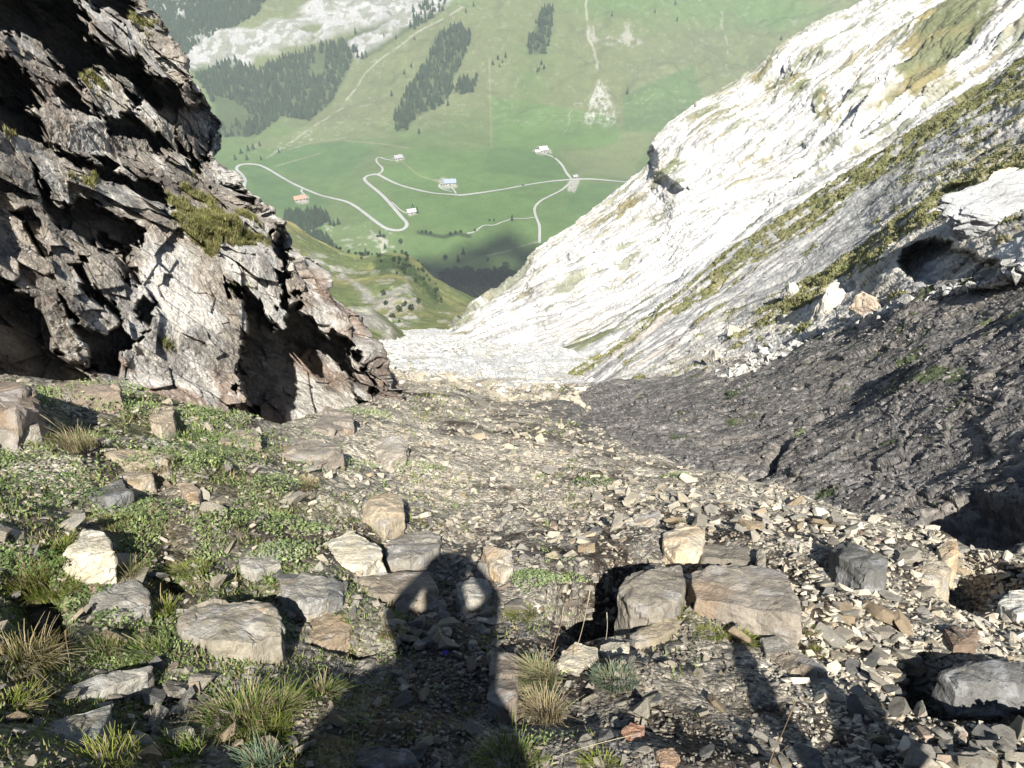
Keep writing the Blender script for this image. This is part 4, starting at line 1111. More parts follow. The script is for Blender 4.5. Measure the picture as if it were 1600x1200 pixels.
TAN = (.36, .31, .23); GRY = (.25, .24, .215); DGR = (.13, .13, .125); PAL = (.40, .365, .29); BRN = (.30, .24, .175); WHT = (.44, .43, .40)
ROCKS = [
    ([(283, 960), (300, 948), (345, 935), (398, 926), (425, 945), (440, 970), (442, 985), (395, 1000), (330, 1005), (287, 985)], .24, .50, (.27, .245, .20), 'big tan blocky boulder with whitish lichen on its flat top, left foreground'),
    ([(98, 862), (112, 842), (130, 822), (165, 832), (168, 842), (176, 862), (140, 868)], .20, .28, PAL, 'pale cream angular rock standing alone in the grass on the left'),
    ([(70, 1078), (140, 1058), (236, 1040), (228, 1052), (120, 1090), (62, 1102)], .10, .16, GRY, 'long thin grey slab tilted over gravel near the lower left corner'),
    ([(82, 1118), (180, 1094), (172, 1115), (150, 1150), (92, 1182), (48, 1168)], .08, .2, (.19, .195, .18), 'flat grey-green slab in the lower left corner'),
    ([(143, 938), (168, 905), (210, 900), (226, 915), (237, 945), (180, 962), (140, 960)], .12, .3, GRY, 'grey rough boulder with gravel on it left of the big tan boulder'),
    ([(20, 945), (58, 930), (92, 940), (95, 955), (60, 970), (25, 965)], .10, .2, DGR, 'dark rounded rock in the grass at the left edge'),
    ([(462, 965), (490, 945), (535, 938), (550, 955), (546, 985), (500, 1000), (465, 988)], .16, .3, BRN, 'brown rounded rock just right of the big tan boulder'),
    ([(438, 905), (470, 894), (520, 903), (528, 925), (480, 945), (444, 928)], .14, .25, GRY, 'grey rock with a rust-red end above the brown rounded rock'),
    ([(503, 850), (520, 834), (550, 828), (588, 845), (600, 866), (570, 880), (505, 872)], .22, .35, PAL, 'pale layered boulder left of the photographer shadow'),
    ([(560, 785), (580, 770), (612, 768), (626, 775), (632, 800), (600, 812), (568, 800)], .38, .55, (.34, .29, .22), 'upright beige block with a dark cleft on its right side'),
    ([(600, 848), (630, 832), (668, 824), (690, 832), (684, 855), (640, 875), (605, 872)], .18, .4, (.24, .225, .20), 'rounded grey boulder touched by the top of the shadow'),
    ([(530, 908), (570, 896), (620, 888), (668, 892), (682, 915), (640, 928), (560, 930), (540, 922)], .22, .3, (.22, .19, .155), 'long brown bedded slab half covered by the shadow'),
    ([(755, 856), (775, 848), (798, 862), (802, 885), (785, 892), (766, 880)], .26, .42, (.38, .33, .26), 'tall beige stone on edge right of the shadow head'),
    ([(712, 912), (735, 900), (762, 902), (770, 922), (752, 938), (715, 935)], .24, .4, GRY, 'grey upright stone inside the photographer shadow'),
    ([(765, 1022), (786, 1012), (808, 1020), (811, 1060), (806, 1095), (785, 1102), (758, 1088)], .18, .35, (.19, .18, .165), 'grey slab standing on edge between the big shadow and the tall grass'),
    ([(966, 918), (985, 896), (1020, 886), (1062, 884), (1072, 905), (1065, 930), (1030, 945), (985, 940)], .30, .5, (.25, .225, .19), 'rounded grey-tan boulder left half of the cracked pair right of centre'),
    ([(1076, 892), (1120, 882), (1180, 878), (1225, 895), (1240, 925), (1246, 965), (1200, 955), (1130, 938), (1085, 930)], .24, .45, (.27, .24, .205), 'broad grey-tan slab right half of the cracked pair right of centre'),
    ([(1298, 850), (1315, 842), (1350, 850), (1386, 872), (1386, 888), (1352, 892), (1312, 872)], .32, .42, (.115, .115, .112), 'dark grey squared block on the beige rubble at the right'),
    ([(1036, 832), (1058, 820), (1088, 816), (1102, 828), (1096, 850), (1058, 862), (1038, 850)], .2, .3, (.40, .36, .29), 'pale beige rock at the upper edge of the shaded hollow'),
    ([(1190, 995), (1214, 990), (1262, 1022), (1306, 1055), (1296, 1085), (1272, 1082), (1222, 1040), (1196, 1018)], .10, .25, (.25, .24, .215), 'long diagonal grey slab with an arm-like shadow below it'),
    ([(982, 990), (1015, 972), (1052, 958), (1062, 978), (1030, 996), (992, 1002)], .12, .2, TAN, 'thin tilted tan slab under the cracked pair of boulders'),
    ([(872, 1038), (880, 1018), (900, 1005), (934, 1010), (930, 1030), (900, 1046)], .12, .2, PAL, 'knobbly cream rock right of the tall grass clump'),
    ([(938, 1008), (962, 1000), (984, 1004), (984, 1018), (950, 1024)], .09, .15, PAL, 'small cream rock beside the knobbly one'),
    ([(972, 1140), (985, 1128), (1008, 1134), (1002, 1152), (982, 1162)], .04, .08, (.34, .20, .14), 'small rust-red stone alone on the dark soil'),
    ([(1024, 1172), (1050, 1168), (1062, 1182), (1056, 1196), (1032, 1194)], .03, .07, (.32, .22, .15), 'flat orange-grey stone at the bottom edge of the photo'),
    ([(1475, 980), (1500, 976), (1527, 982), (1524, 1005), (1490, 1008)], .12, .2, (.23, .17, .13), 'red-brown rock right of the rubble pile'),
    ([(1468, 1042), (1510, 1028), (1560, 1025), (1640, 1032), (1640, 1062), (1560, 1066), (1500, 1062)], .30, .2, (.12, .12, .12), 'wide dark overhanging slab at the right edge'),
    ([(1560, 938), (1575, 922), (1600, 918), (1640, 932), (1632, 955), (1590, 958)], .18, .3, WHT, 'whitish rock at the right edge beside the dark slope'),
    ([(1465, 855), (1485, 838), (1496, 845), (1494, 868), (1474, 876)], .2, .3, (.36, .30, .22), 'small upright cream rock at the brink of the right gully'),
    ([(1428, 890), (1445, 872), (1475, 872), (1488, 890), (1470, 905), (1440, 906)], .18, .3, (.34, .30, .24), 'beige rock beside the dark squared block'),
    ([(-40, 598), (20, 590), (56, 602), (60, 632), (20, 645), (-40, 640)], .40, .7, (.24, .195, .155), 'big red-brown slab against the crag at the left edge'),
    ([(-30, 655), (20, 645), (55, 648), (62, 665), (20, 672), (-30, 680)], .12, .3, (.26, .24, .21), 'grey slab lying under the red-brown one at the left edge'),
    ([(80, 602), (110, 595), (180, 598), (186, 610), (130, 616), (85, 614)], .18, .35, (.27, .22, .18), 'brown flat ledge stone under the crag'),
    ([(232, 645), (250, 632), (270, 636), (274, 655), (250, 662), (236, 658)], .18, .3, (.33, .28, .22), 'beige stone with a dark hole below the crag foot'),
    ([(345, 680), (370, 670), (402, 674), (408, 688), (375, 694), (348, 690)], .14, .25, (.32, .27, .21), 'tan curved stone among the herbs below the crag'),
    ([(165, 708), (190, 700), (240, 703), (275, 708), (262, 718), (200, 722)], .10, .22, (.33, .28, .22), 'long beige slab among the herbs on the left'),
    ([(130, 750), (150, 742), (190, 748), (206, 768), (170, 780), (136, 770)], .10, .22, DGR, 'dark grey flat stone left of the herb patch'),
    ([(178, 738), (200, 730), (236, 734), (238, 744), (205, 752), (180, 748)], .10, .2, (.31, .27, .21), 'beige-topped flat stone above the dark grey one'),
    ([(278, 755), (292, 748), (312, 765), (310, 785), (294, 782)], .12, .22, (.33, .27, .20), 'narrow tan stone on edge in the herb patch'),
    ([(585, 700), (600, 682), (628, 676), (636, 690), (632, 706), (600, 716)], .40, .6, (.31, .28, .24), 'grey pyramid-shaped boulder in the middle of the upper scree'),
    ([(430, 690), (470, 682), (530, 694), (538, 712), (500, 722), (440, 712)], .30, .5, (.27, .24, .205), 'long grey-brown boulder below the foot of the crag'),
    ([(488, 668), (510, 634), (545, 645), (552, 662), (520, 672)], .2, .5, (.27, .24, .21), 'brown rock at the crag foot beside the green herbs'),
    ([(975, 818), (1000, 802), (1028, 797), (1034, 806), (1004, 824), (982, 828)], .10, .18, (.30, .28, .25), 'flat tilted grey plate above the shaded hollow'),
    ([(375, 872), (400, 858), (436, 854), (438, 878), (400, 888), (378, 884)], .10, .2, GRY, 'grey flat stone beside the pale green cushion plant'),
    ([(506, 905), (520, 898), (536, 908), (534, 930), (514, 936)], .14, .25, (.15, .15, .15), 'dark grey pointed stone between two brown slabs'),
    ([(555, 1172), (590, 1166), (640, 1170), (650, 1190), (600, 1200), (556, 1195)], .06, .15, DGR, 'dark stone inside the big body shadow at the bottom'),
    ([(1090, 855), (1110, 850), (1240, 868), (1232, 885), (1175, 880), (1100, 872)], .05, .2, (.22, .2, .17), 'low brownish ledge behind the broad slab'),
    ([(1180, 862), (1190, 855), (1196, 862), (1196, 882), (1184, 884)], .14, .2, (.36, .33, .27), 'small upright pale stone behind the broad slab'),
    ([(1262, 885), (1280, 880), (1310, 895), (1340, 920), (1360, 935), (1330, 938), (1280, 905)], .08, .2, (.17, .17, .165), 'grey bedded stone under the dark squared block'),
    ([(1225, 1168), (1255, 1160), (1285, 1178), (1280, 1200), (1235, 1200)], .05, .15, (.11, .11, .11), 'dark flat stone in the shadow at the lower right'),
    ([(178, 420 + 780 - 400), (0, 0)], 0, 0, None, None),
]
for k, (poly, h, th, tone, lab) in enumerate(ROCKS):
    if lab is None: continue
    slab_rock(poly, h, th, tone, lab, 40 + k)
def short(lab):
    for w in (' in ', ' on ', ' at ', ' with ', ' left of', ' right of', ' left half', ' right half', ' under ', ' beside ', ' below ', ' above ', ' standing', ' against', ' inside ', ' lying', ' half ', ' touched', ' behind ', ' tilted', ' just ', ',', ' alone', ' descending'):
        lab = lab.split(w)[0]
    return lab
HER = [(np.mean([p[0] for p in r[0]]), np.mean([p[1] for p in r[0]]), short(r[4])) for r in ROCKS if r[4]]
from collections import Counter
cands = []
for (o, x, y, sz, tone, shp) in STONES:
    hx_, hy_, nm = min(HER, key=lambda h: (h[0] - x) ** 2 + (h[1] - y) ** 2)
    dx, dy = x - hx_, y - hy_
    rel = ('right of' if dx > 0 else 'left of') if abs(dx) > abs(dy) else ('below' if dy > 0 else 'above')
    far = math.hypot(dx, dy); rel = ('close ' if far < 60 else 'well ' if far > 130 else '') + rel
    szw = 'large' if sz > 40 else 'small' if sz < 28 else 'middling'
    cands.append((o, '%s %s %s stone %s the %s' % (szw, shp, tone, rel, nm)))
cn = Counter(c[1] for c in cands); seen = Counter()
POS = {o.name: y for (o, x, y, sz, tone, shp) in STONES}
cands.sort(key=lambda c: POS[c[0].name])
for o, lab in cands:
    k = seen[lab]; seen[lab] += 1; m = cn[lab]
    if m > 1: lab = (['upper', 'lower'] if m == 2 else ['upper', 'middle', 'lower'] if m == 3 else ['topmost', 'upper', 'lower', 'lowest', 'lowest'])[min(k, m - 1, 4)] + ' ' + lab
    lab = ' '.join(lab.split()[:16])
    tag(o, lab, 'stone', 'loose stones on the scree slope')

# pale limestone blocks on the edge of the shale, standing on the two slopes
def on_patch(data, x, y):
    P, qx, qy = data[0], data[1], data[2]
    a, b = proj(P)
    m = (a - x) ** 2 + (b - y) ** 2
    k = np.unravel_index(np.argmin(m), m.shape)
    return P[k]
R2X, R2Y = proj(R2[0])
def r2_at(x, y):
    m = (R2X - x) ** 2 + (R2Y - y) ** 2
    k = np.unravel_index(np.argmin(m + 400 * (R2[4] < 0)), m.shape)
    return R2[0][k]
def boulder(name, P, dims, rot, tone, label, cat, seed, group=None, sub=3, mat='limestone_block', disp=.05):
    b = hull_rock(seed, flat=1.0, n=18, elong=1.0, sub=sub, disp=disp, bevel=.03)
    b.verts.index_update(); V, T = bm_arrays(b); b.free()
    V = V * np.array(dims)
    W = V / max(dims) * 3 + seed
    V = V * (1 + .08 * facets(W, seed, .8, .8, .06, .3) + .03 * facets(W * 3, seed + 3, .8, .8, .06, .3))[:, None]
    col = np.broadcast_to(np.array(tone), V.shape) * (1 + .25 * fbm(W, 4, seed)[:, None])
    me = fast_mesh(name, V, None, T, col=col, smooth=False); me.materials.append(M[mat])
    o = bpy.data.objects.new(name, me); COL.objects.link(o); o.location = P; o.rotation_euler = rot
    return tag(o, label, cat, group)
M['limestone_block'] = attr_mat('limestone_block', layers=((1.5, .2), (9, .2)), bump=((3, .12), (14, .04)))
BL = [(1590, 318, 4.6, 1.3, 'great white boulder overhanging the dark cave at the right', (.46, .46, .45)),
      (1560, 290, 1.8, .8, 'cream block above the great white boulder', (.6, .55, .45)),
      (1300, 478, 2.2, .9, 'broad cream slab split by cracks above the shale', (.60, .55, .46)),
      (1235, 460, 1.3, .8, 'small white block at the end of the grass belt', (.58, .54, .46)),
      (1120, 566, 1.3, .8, 'pale block beside the lower end of the white rubble', (.55, .5, .42)),
      (1365, 485, 1.3, .7, 'pink-cream stone below the tall cracked block', (.52, .42, .32)),
      (1150, 520, 1.0, .6, 'small cream block halfway down the grassy edge', (.55, .5, .4))]
for k, (x, y, w, h, lab, tone) in enumerate(BL):
    Pp = r2_at(x, y)
    boulder('limestone_boulder', Pp, (w, w * .55, h), (.35, -.25, .5 * k), tone, lab, 'boulder', 700 + k, sub=4 if w > 4 else 3, disp=.07)
n = 0
wl = np.array([(1600, 425), (1540, 440), (1490, 460), (1430, 480), (1370, 505), (1310, 525), (1250, 548), (1200, 565), (1150, 585), (1100, 598), (1040, 612), (980, 628), (930, 640)])
A = []; B_ = []
for k in range(900):
    t = rng.uniform(0, len(wl) - 1.01); i = int(t); c = wl[i] * (1 - (t - i)) + wl[i + 1] * (t - i)
    c = c + np.array([rng.normal(0, 12), rng.normal(-6, 6)])
    A.append(r2_at(*c)); B_.append(np.exp(rng.normal(-1.75, .4)))
A = np.array(A); B_ = np.array(B_)
wc = np.array([(.60, .58, .53)]) * rng.uniform(.7, 1.1, (len(A), 1))
merge_lib('white_rubble', A, B_, rot_mats(len(A), .5), wc, M['limestone_block'])

SP_, SD_ = SHALE[0].reshape(-1, 3), SHALE[1].ravel()
k = rng.integers(0, len(SP_), 16000); k = k[rng.random(len(k)) < np.clip(.45 + .6 * fbm(SP_[k] * .7, 3, 131), .05, 1)]
sz = np.minimum(np.exp(rng.normal(-3.5, .45, len(k))) * (.6 + SD_[k] / 18), .12)
ct = np.array([(.20, .185, .17)]) * rng.uniform(.5, 1.5, (len(k), 1)); lt = rng.random(len(k)) < .02; ct[lt] = (.38, .35, .29)
merge_lib('shale_chips', SP_[k], sz, rot_mats(len(k), .4), ct, M['scree'])

# ------------------------------------------------------------------ grass and herbs
def blades(base, n, spread, length, col0, col1, lean=.5, width=.004, seed=0, up=Vector((0, .1, 1)), dry=.15, heads=0, drycol=(.42, .34, .20)):
    """one tuft: curved blades from a common root; returns arrays"""
    r = np.random.default_rng(seed)
    V = []; T = []; C = []
    wind = np.array([r.normal(0, .35), -abs(r.normal(0, .35)), 0])
    for k in range(n + heads):
        head = k >= n
        a = r.uniform(0, 2 * np.pi); L = length * r.uniform(.45, 1.1) * (1.7 if head else 1)
        ro = np.array([math.cos(a), math.sin(a), 0]) * spread * math.sqrt(r.random()) * (.6 if head else 1)
        ro[2] = -.55 * ro[1]
        b = np.array(base) + ro
        dirv = np.array([math.cos(a) + r.normal(0, .4), math.sin(a) + r.normal(0, .4), 0]) * lean * r.uniform(.1, 1.3) * (.45 if head else .8) + wind * r.uniform(0, 1)
        side = np.cross(dirv + 1e-3, [0, 0, 1.0]); side /= np.linalg.norm(side) + 1e-9
        w = width * r.uniform(.7, 1.3) * (.55 if head else 1)
        isdry = head or r.random() < dry
        ca, cb = (np.array(drycol) * r.uniform(.7, 1.1), np.array(drycol) * r.uniform(.9, 1.3)) if isdry else (np.array(col0) * r.uniform(.8, 1.2), np.array(col1) * r.uniform(.8, 1.2))
        prev = None; ns = 4
        for s in range(ns + 1):
            t = s / ns
            p = b + np.array([0, 0, 1.0]) * L * (t - .38 * lean * t * t * (1 if not head else .5)) + dirv * L * t * t * 1.0
            ww = w * (1 - t) + .0004
            if head and s >= 3: ww = w * (2.6 if s == 3 else 1.2)
            i0 = len(V); V += [p - side * ww, p + side * ww]; c = ca * (1 - t) + cb * t; C += [c, c]
            if prev is not None: T += [(prev, prev + 1, i0 + 1), (prev, i0 + 1, i0)]
            prev = i0
    return np.array(V), np.array(T), np.array(C)

def tuft(px, py, n, spread, length, c0, c1, label, seed, group=None, lean=.6, dry=.15, heads=0, width=.0014, name='grass_tuft'):
    P, d = ground_hit([px], [py]); P = P[0]
    V, T, C = blades((0, 0, -.01), n, spread, length, c0, c1, lean, width, seed, dry=dry, heads=heads)
    me = fast_mesh(name, V, None, T, col=C, smooth=True); me.materials.append(M['grass'])
    o = bpy.data.objects.new(name, me); COL.objects.link(o); o.location = P
    return tag(o, label, 'grass tuft', group)

G0 = (.06, .10, .02); G1 = (.19, .26, .05); Y1 = (.30, .32, .06); B0 = (.10, .15, .09); B1 = (.24, .32, .20)
TUFTS = [
    (372, 1125, 230, .085, .20, G0, G1, 'wide green grass tuft with dry stalks below the big tan boulder', .4, 10),
    (435, 1110, 160, .06, .17, G0, G1, 'green grass tuft right of the wide one below the boulder', .3, 6),
    (418, 1150, 200, .06, .13, G1, Y1, 'bright yellow-green low grass tuft in the lower left', .1, 0),
    (402, 1195, 130, .05, .12, B0, B1, 'blue-green spiky grass tuft at the bottom edge', .1, 0),
    (1150, 1000, 220, .07, .09, G1, Y1, 'bright green low grass tuft under the broad slab', .1, 0),
    (1112, 990, 130, .05, .08, G1, Y1, 'small bright green tuft left of the one under the broad slab', .1, 1),
    (1188, 962, 120, .05, .10, G0, Y1, 'yellowish grass tuft leaning on the broad slab', .45, 5),
    (1072, 962, 110, .04, .09, G1, Y1, 'small green tuft in the crack between the two boulders', .2, 1),
    (1275, 1020, 90, .035, .08, G0, Y1, 'small tuft at the lower end of the broad slab', .4, 2),
    (1262, 985, 80, .035, .09, G0, G1, 'thin tuft with dry stalks right of the broad slab', .5, 6),
    (842, 1062, 260, .06, .19, B0, (.33, .36, .16), 'tall grass clump with many straw seed heads beside the upright slab', .35, 26),
    (850, 1115, 160, .06, .17, (.16, .17, .09), (.42, .38, .22), 'straw-coloured grass falling down below the tall clump', .75, 12),
    (958, 1062, 170, .07, .10, B0, B1, 'blue-green grass tuft below the small cream rock', .2, 4),
    (1012, 1010, 70, .03, .06, G0, G1, 'tiny green tuft beside the tilted tan slab', .2, 2),
    (795, 1195, 240, .08, .15, G0, G1, 'green grass tuft in shadow at the bottom middle', .15, 3),
    (940, 1200, 90, .04, .10, G1, Y1, 'small green tuft at the bottom edge right of the middle', .1, 1),
    (815, 960, 160, .06, .10, G0, Y1, 'green tuft in the shaded hollow below the tall stone on edge', .2, 4),
    (610, 985, 90, .05, .13, (.1, .1, .05), G1, 'dry thin grass at the edge of the head shadow', .7, 10),
    (505, 1085, 100, .045, .13, G0, G1, 'thin grass tuft with reddish stalks left of the body shadow', .4, 10),
    (30, 915, 300, .10, .26, G0, Y1, 'large grass clump with tall reddish stalks at the left edge', .3, 26),
    (85, 925, 200, .08, .16, G1, Y1, 'bright drooping grass clump right of the tall stalks', .15, 6),
    (30, 1040, 240, .10, .22, G0, (.34, .28, .10), 'brownish grass clump with stalks at the left edge above the slabs', .5, 16),
    (95, 1010, 160, .08, .14, G0, (.32, .26, .12), 'rusty dry grass tuft left of the grey slab', .6, 8),
    (15, 1105, 130, .07, .09, G1, Y1, 'yellow-green tuft in the lower left corner', .2, 2),
    (155, 1020, 120, .06, .10, G0, G1, 'pale green tuft on gravel above the long thin slab', .3, 6),
    (225, 1020, 150, .07, .09, G0, G1, 'low green tuft left of the small cream stone', .2, 5),
    (250, 955, 110, .05, .12, G1, Y1, 'green tuft with a tall seed stalk left of the big tan boulder', .2, 4),
    (205, 900, 90, .05, .18, (.12, .11, .05), G1, 'tall dry stalks in the shade behind the cream rock', .7, 14),
    (90, 855, 120, .05, .10, G1, Y1, 'fresh green tuft beside the pale cream rock', .1, 0),
    (300, 890, 120, .07, .08, G1, Y1, 'low bright grass on gravel behind the big tan boulder', .2, 0),
    (260, 1190, 140, .08, .09, G0, G1, 'green grass in the bottom left corner region', .2, 3),
    (150, 1195, 140, .08, .10, G0, Y1, 'grass clump at the bottom edge under the flat slab', .2, 6),
    (1408, 758, 60, .05, .09, (.2, .2, .04), (.4, .36, .08), 'yellow moss-like tuft on the dark shale', .2, 0),
    (240, 730, 120, .12, .22, (.12, .11, .05), G1, 'dry stalks over the herbs on the left', .7, 16),
    (110, 700, 150, .12, .25, (.12, .11, .05), G1, 'tall dry stalks against the dark hollow at the left', .6, 20),
    (470, 760, 110, .10, .15, (.14, .12, .06), Y1, 'brown dry grass in the hollow below the grey boulder', .7, 10),
    (170, 820, 120, .10, .12, G0, Y1, 'mossy grass mound left of centre left', .3, 2),
]
for k, (x, y, n, sp, L, c0, c1, lab, dry, heads) in enumerate(TUFTS):
    tuft(x, y, int(n * 3), sp * 1.3, L * .66, c0, c1, lab, 1000 + k, dry=dry, heads=heads)

def herb_arrays(n, rad, hgt, leaf, c0, c1, seed):
    r = np.random.default_rng(seed)
    th = r.uniform(0, 2 * np.pi, n); q = np.sqrt(r.random(n)) * (1 + .35 * np.sin(3 * th + seed) * r.random(n)); 
    x = np.cos(th) * q * rad * 1.25; y = np.sin(th) * q * rad
    z = -.6 * y + hgt * (1 - q ** 2) * r.uniform(.3, 1, n) + .01
    c = np.stack([x, y, z], -1)
    a = r.uniform(0, 2 * np.pi, n); t = r.normal(0, .55, (n, 2))
    e = np.stack([np.cos(a), np.sin(a), t[:, 0]], -1); e /= np.linalg.norm(e, axis=1, keepdims=True)
    f = np.stack([-np.sin(a), np.cos(a), t[:, 1]], -1); f /= np.linalg.norm(f, axis=1, keepdims=True)
    L = leaf * r.uniform(.6, 1.3, n)[:, None]
    V = np.stack([c - e * L, c + f * L * .38, c + e * L, c - f * L * .38], 1).reshape(-1, 3)
    Q = (np.arange(n) * 4)[:, None] + np.arange(4)[None]
    m = r.random(n)[:, None]
    C = np.repeat((np.array(c0) * (1 - m) + np.array(c1) * m) * r.uniform(.75, 1.2, (n, 1)), 4, 0)
    return V, Q, C
HL = (.16, .24, .07); HD = (.08, .14, .04); HY = (.36, .42, .18)
HERBS = [
    (92, 625, 420, .30, HL, HY, 'bushy pale green herb by the red-brown slab'), (160, 612, 480, .34, HL, HY, 'wide pale green herb patch under the brown ledge stone'), (200, 640, 300, .26, HL, HY, 'pale green herb right below the crag foot'),
    (330, 655, 420, .35, HD, HY, 'leafy herb patch beside the tip of the crag shadow'), (365, 640, 300, .3, HL, HY, 'yellow-green herbs at the crag base'), (380, 690, 260, .28, HL, HY, 'herbs right of the tan curved stone'),
    (300, 700, 480, .35, HD, HL, 'dark green leafy carpet on the left slope'), (345, 720, 360, .25, HD, HY, 'fresh green leafy strip descending the left slope'), (250, 722, 380, .25, HL, HY, 'pale herb cushion above the grey flat slab'),
    (440, 862, 420, .15, HL, (.42, .46, .26), 'pale yellow-green cushion plant right of the grey flat stone'), (350, 812, 320, .16, HD, HY, 'green herb clump on gravel left of the cushion plant'), (430, 818, 260, .14, HD, HY, 'small herb clump above the cushion plant'),
    (30, 725, 320, .28, HD, HY, 'herb patch at the left edge in the middle height'), (60, 755, 260, .2, HD, HL, 'dark green herb patch near the left edge'), (250, 800, 260, .2, HD, HY, 'green herbs around the narrow tan stone'),
    (565, 650, 240, .35, HL, HY, 'bright green herb strip at the right end of the crag foot'), (640, 735, 260, .3, HL, HY, 'thin light green herbs on the middle scree'), (545, 730, 200, .22, HL, HY, 'yellow-green herbs left of the pyramid boulder'),
    (835, 905, 320, .13, HL, (.36, .42, .22), 'pale woolly plant right of the tall stone on edge'), (880, 905, 150, .1, HL, HY, 'small green plant at the rim of the shaded hollow'), (930, 755, 160, .2, HD, HL, 'small dark green herb on the right of the middle scree'), (1060, 745, 80, .15, HL, HY, 'tiny yellow-green plant near the scree rim'),
    (180, 965, 160, .09, HD, HY, 'small herb in front of the grey rough boulder'), (150, 925, 160, .09, HD, HL, 'green herb left of the grey rough boulder'), (480, 830, 160, .12, HL, HY, 'herb left of the pale layered boulder'), (620, 965, 60, .05, HD, HL, 'single small herb in the shadow of the stones'),
    (30, 880, 260, .16, HD, HL, 'leafy herb behind the large grass clump'), (110, 780, 260, .2, HD, HL, 'herb mat left of the dark flat stone'), (420, 760, 220, .2, HD, HY, 'herbs around the brown dry grass'), (200, 560 + 240, 240, .18, HL, HY, 'light herbs above the cream rock'),
]
for k, (x, y, n, rad, c0, c1, lab) in enumerate(HERBS):
    P, d = ground_hit([x], [y])
    V, Q, C = herb_arrays(int(n * 1.5), rad, rad * .45, max(.011, .0019 * d[0]), c0, c1, 2000 + k)
    me = fast_mesh('herb', V, Q, None, col=C, smooth=False); me.materials.append(M['herb'])
    o = bpy.data.objects.new('herb_plant', me); COL.objects.link(o); o.location = P[0]
    tag(o, lab, 'plant')

# low grass and leaves nobody could count, over the left slope
def cover(name, n, dens, box, c0, c1, leafpx, hgt, dry=.3):
    px = rng.uniform(box[0], box[1], n); py = rng.uniform(box[2], box[3], n)
    k = rng.random(n) < dens(px, py); px, py = px[k], py[k]
    P, d = ground_hit(px, py); m = len(px)
    a = rng.uniform(0, 2 * np.pi, m); L = leafpx * d / F * rng.uniform(.5, 1.4, m)
    e = np.stack([np.cos(a), np.sin(a), 0 * a], -1)
    lean = rng.uniform(.1, 1.0, m)[:, None]
    tip = P + e * (L[:, None] * lean) + np.array([0, 0, 1.0]) * (L * hgt)[:, None]
    s = np.stack([-np.sin(a), np.cos(a), 0 * a], -1) * (L * .13)[:, None]
    V = np.stack([P - s, P + s, tip], 1).reshape(-1, 3); T = np.arange(m * 3).reshape(m, 3)
    t = rng.random(m)[:, None]; C = np.array(c0) * (1 - t) + np.array(c1) * t
    dr = rng.random(m)[:, None] < dry; C = np.where(dr, np.array((.30, .25, .13)) * rng.uniform(.6, 1.2, (m, 1)), C)
    me = fast_mesh(name, V, None, T, col=np.repeat(C, 3, 0)); 
    tag(link(name, me, M['grass']), kind='stuff')
def dens_g(x, y):
    a = left_green(x, y) * sst(-.15, .35, gx(x, y, 31, 70) + .15)
    b = sst(.42, .6, gx(x, y, 33, 60)) * .5
    return np.clip(a + b * sst(1300, 900, x), 0, 1)
cover('short_grass', 60000, dens_g, (-60, 1100, 605, 1260), (.08, .12, .03), (.24, .28, .08), 9, .7)
def dens_h(x, y):
    return np.clip((1 - sst(300, 560, x - .3 * (y - 700))) * sst(.05, .3, gx(x, y, 37, 55)) * sst(1150, 950, y) + sst(.55, .65, gx(x, y, 38, 40)) * .4 * sst(1100, 800, x), 0, 1)
def leaves(name, n, dens, box, c0, c1, leafpx):
    px = rng.uniform(box[0], box[1], n); py = rng.uniform(box[2], box[3], n)
    k = rng.random(n) < dens(px, py); px, py = px[k], py[k]
    P, d = ground_hit(px, py); m = len(px); L = (leafpx * d / F * rng.uniform(.5, 1.3, m))[:, None]
    P = P + np.array([0, 0, 1.0]) * (L * rng.uniform(.2, 2.2, (m, 1)))
    a = rng.uniform(0, 2 * np.pi, m); t = rng.normal(0, .5, (m, 2))
    e = np.stack([np.cos(a), np.sin(a), t[:, 0] - .3], -1); f = np.stack([-np.sin(a), np.cos(a), t[:, 1]], -1)
    V = np.stack([P - e * L, P + f * L * .45, P + e * L, P - f * L * .45], 1).reshape(-1, 3)
    q = rng.random((m, 1)); C = (np.array(c0) * (1 - q) + np.array(c1) * q) * rng.uniform(.8, 1.2, (m, 1))
    me = fast_mesh(name, V, np.arange(m * 4).reshape(m, 4), None, col=np.repeat(C, 4, 0), smooth=False)
    tag(link(name, me, M['herb']), kind='stuff')
leaves('ground_herbs', 75000, dens_h, (-60, 900, 605, 1180), (.14, .21, .06), (.34, .40, .17), 2.3)

def field_blades(name, P, size, c0, c1, dry=.3, hgt=.9, width=.16):
    m = len(P); a = rng.uniform(0, 2 * np.pi, m); L = size * rng.uniform(.5, 1.4, m)
    e = np.stack([np.cos(a), np.sin(a), 0 * a], -1)
    tip = P + e * (L * rng.uniform(.1, .8, m))[:, None] + np.array([0, 0, 1.0]) * (L * hgt)[:, None]
    s = np.stack([-np.sin(a), np.cos(a), 0 * a], -1) * (L * width)[:, None]
    V = np.stack([P - s, P + s, tip], 1).reshape(-1, 3); T = np.arange(m * 3).reshape(m, 3)
    t = rng.random(m)[:, None]; C = np.array(c0) * (1 - t) + np.array(c1) * t
    dr = rng.random(m)[:, None] < dry; C = np.where(dr, np.array((.30, .25, .12)) * rng.uniform(.6, 1.2, (m, 1)), C)
    me = fast_mesh(name, V, None, T, col=np.repeat(C, 3, 0))
    tag(link(name, me, M['grass']), kind='stuff')
def pick(mask, n):
    k = np.flatnonzero(mask.ravel()); return k[rng.integers(0, len(k), n)]
k = pick((R2[3] > .5) & (R2[4] > -.02) & (R2Y > -60) & (R2X < 1700), 70000)
field_blades('alpine_turf', R2[0].reshape(-1, 3)[k], .13, (.15, .17, .06), (.30, .29, .12), .2, .55, .25)
k = pick(CRAG[3] > .45, 26000)
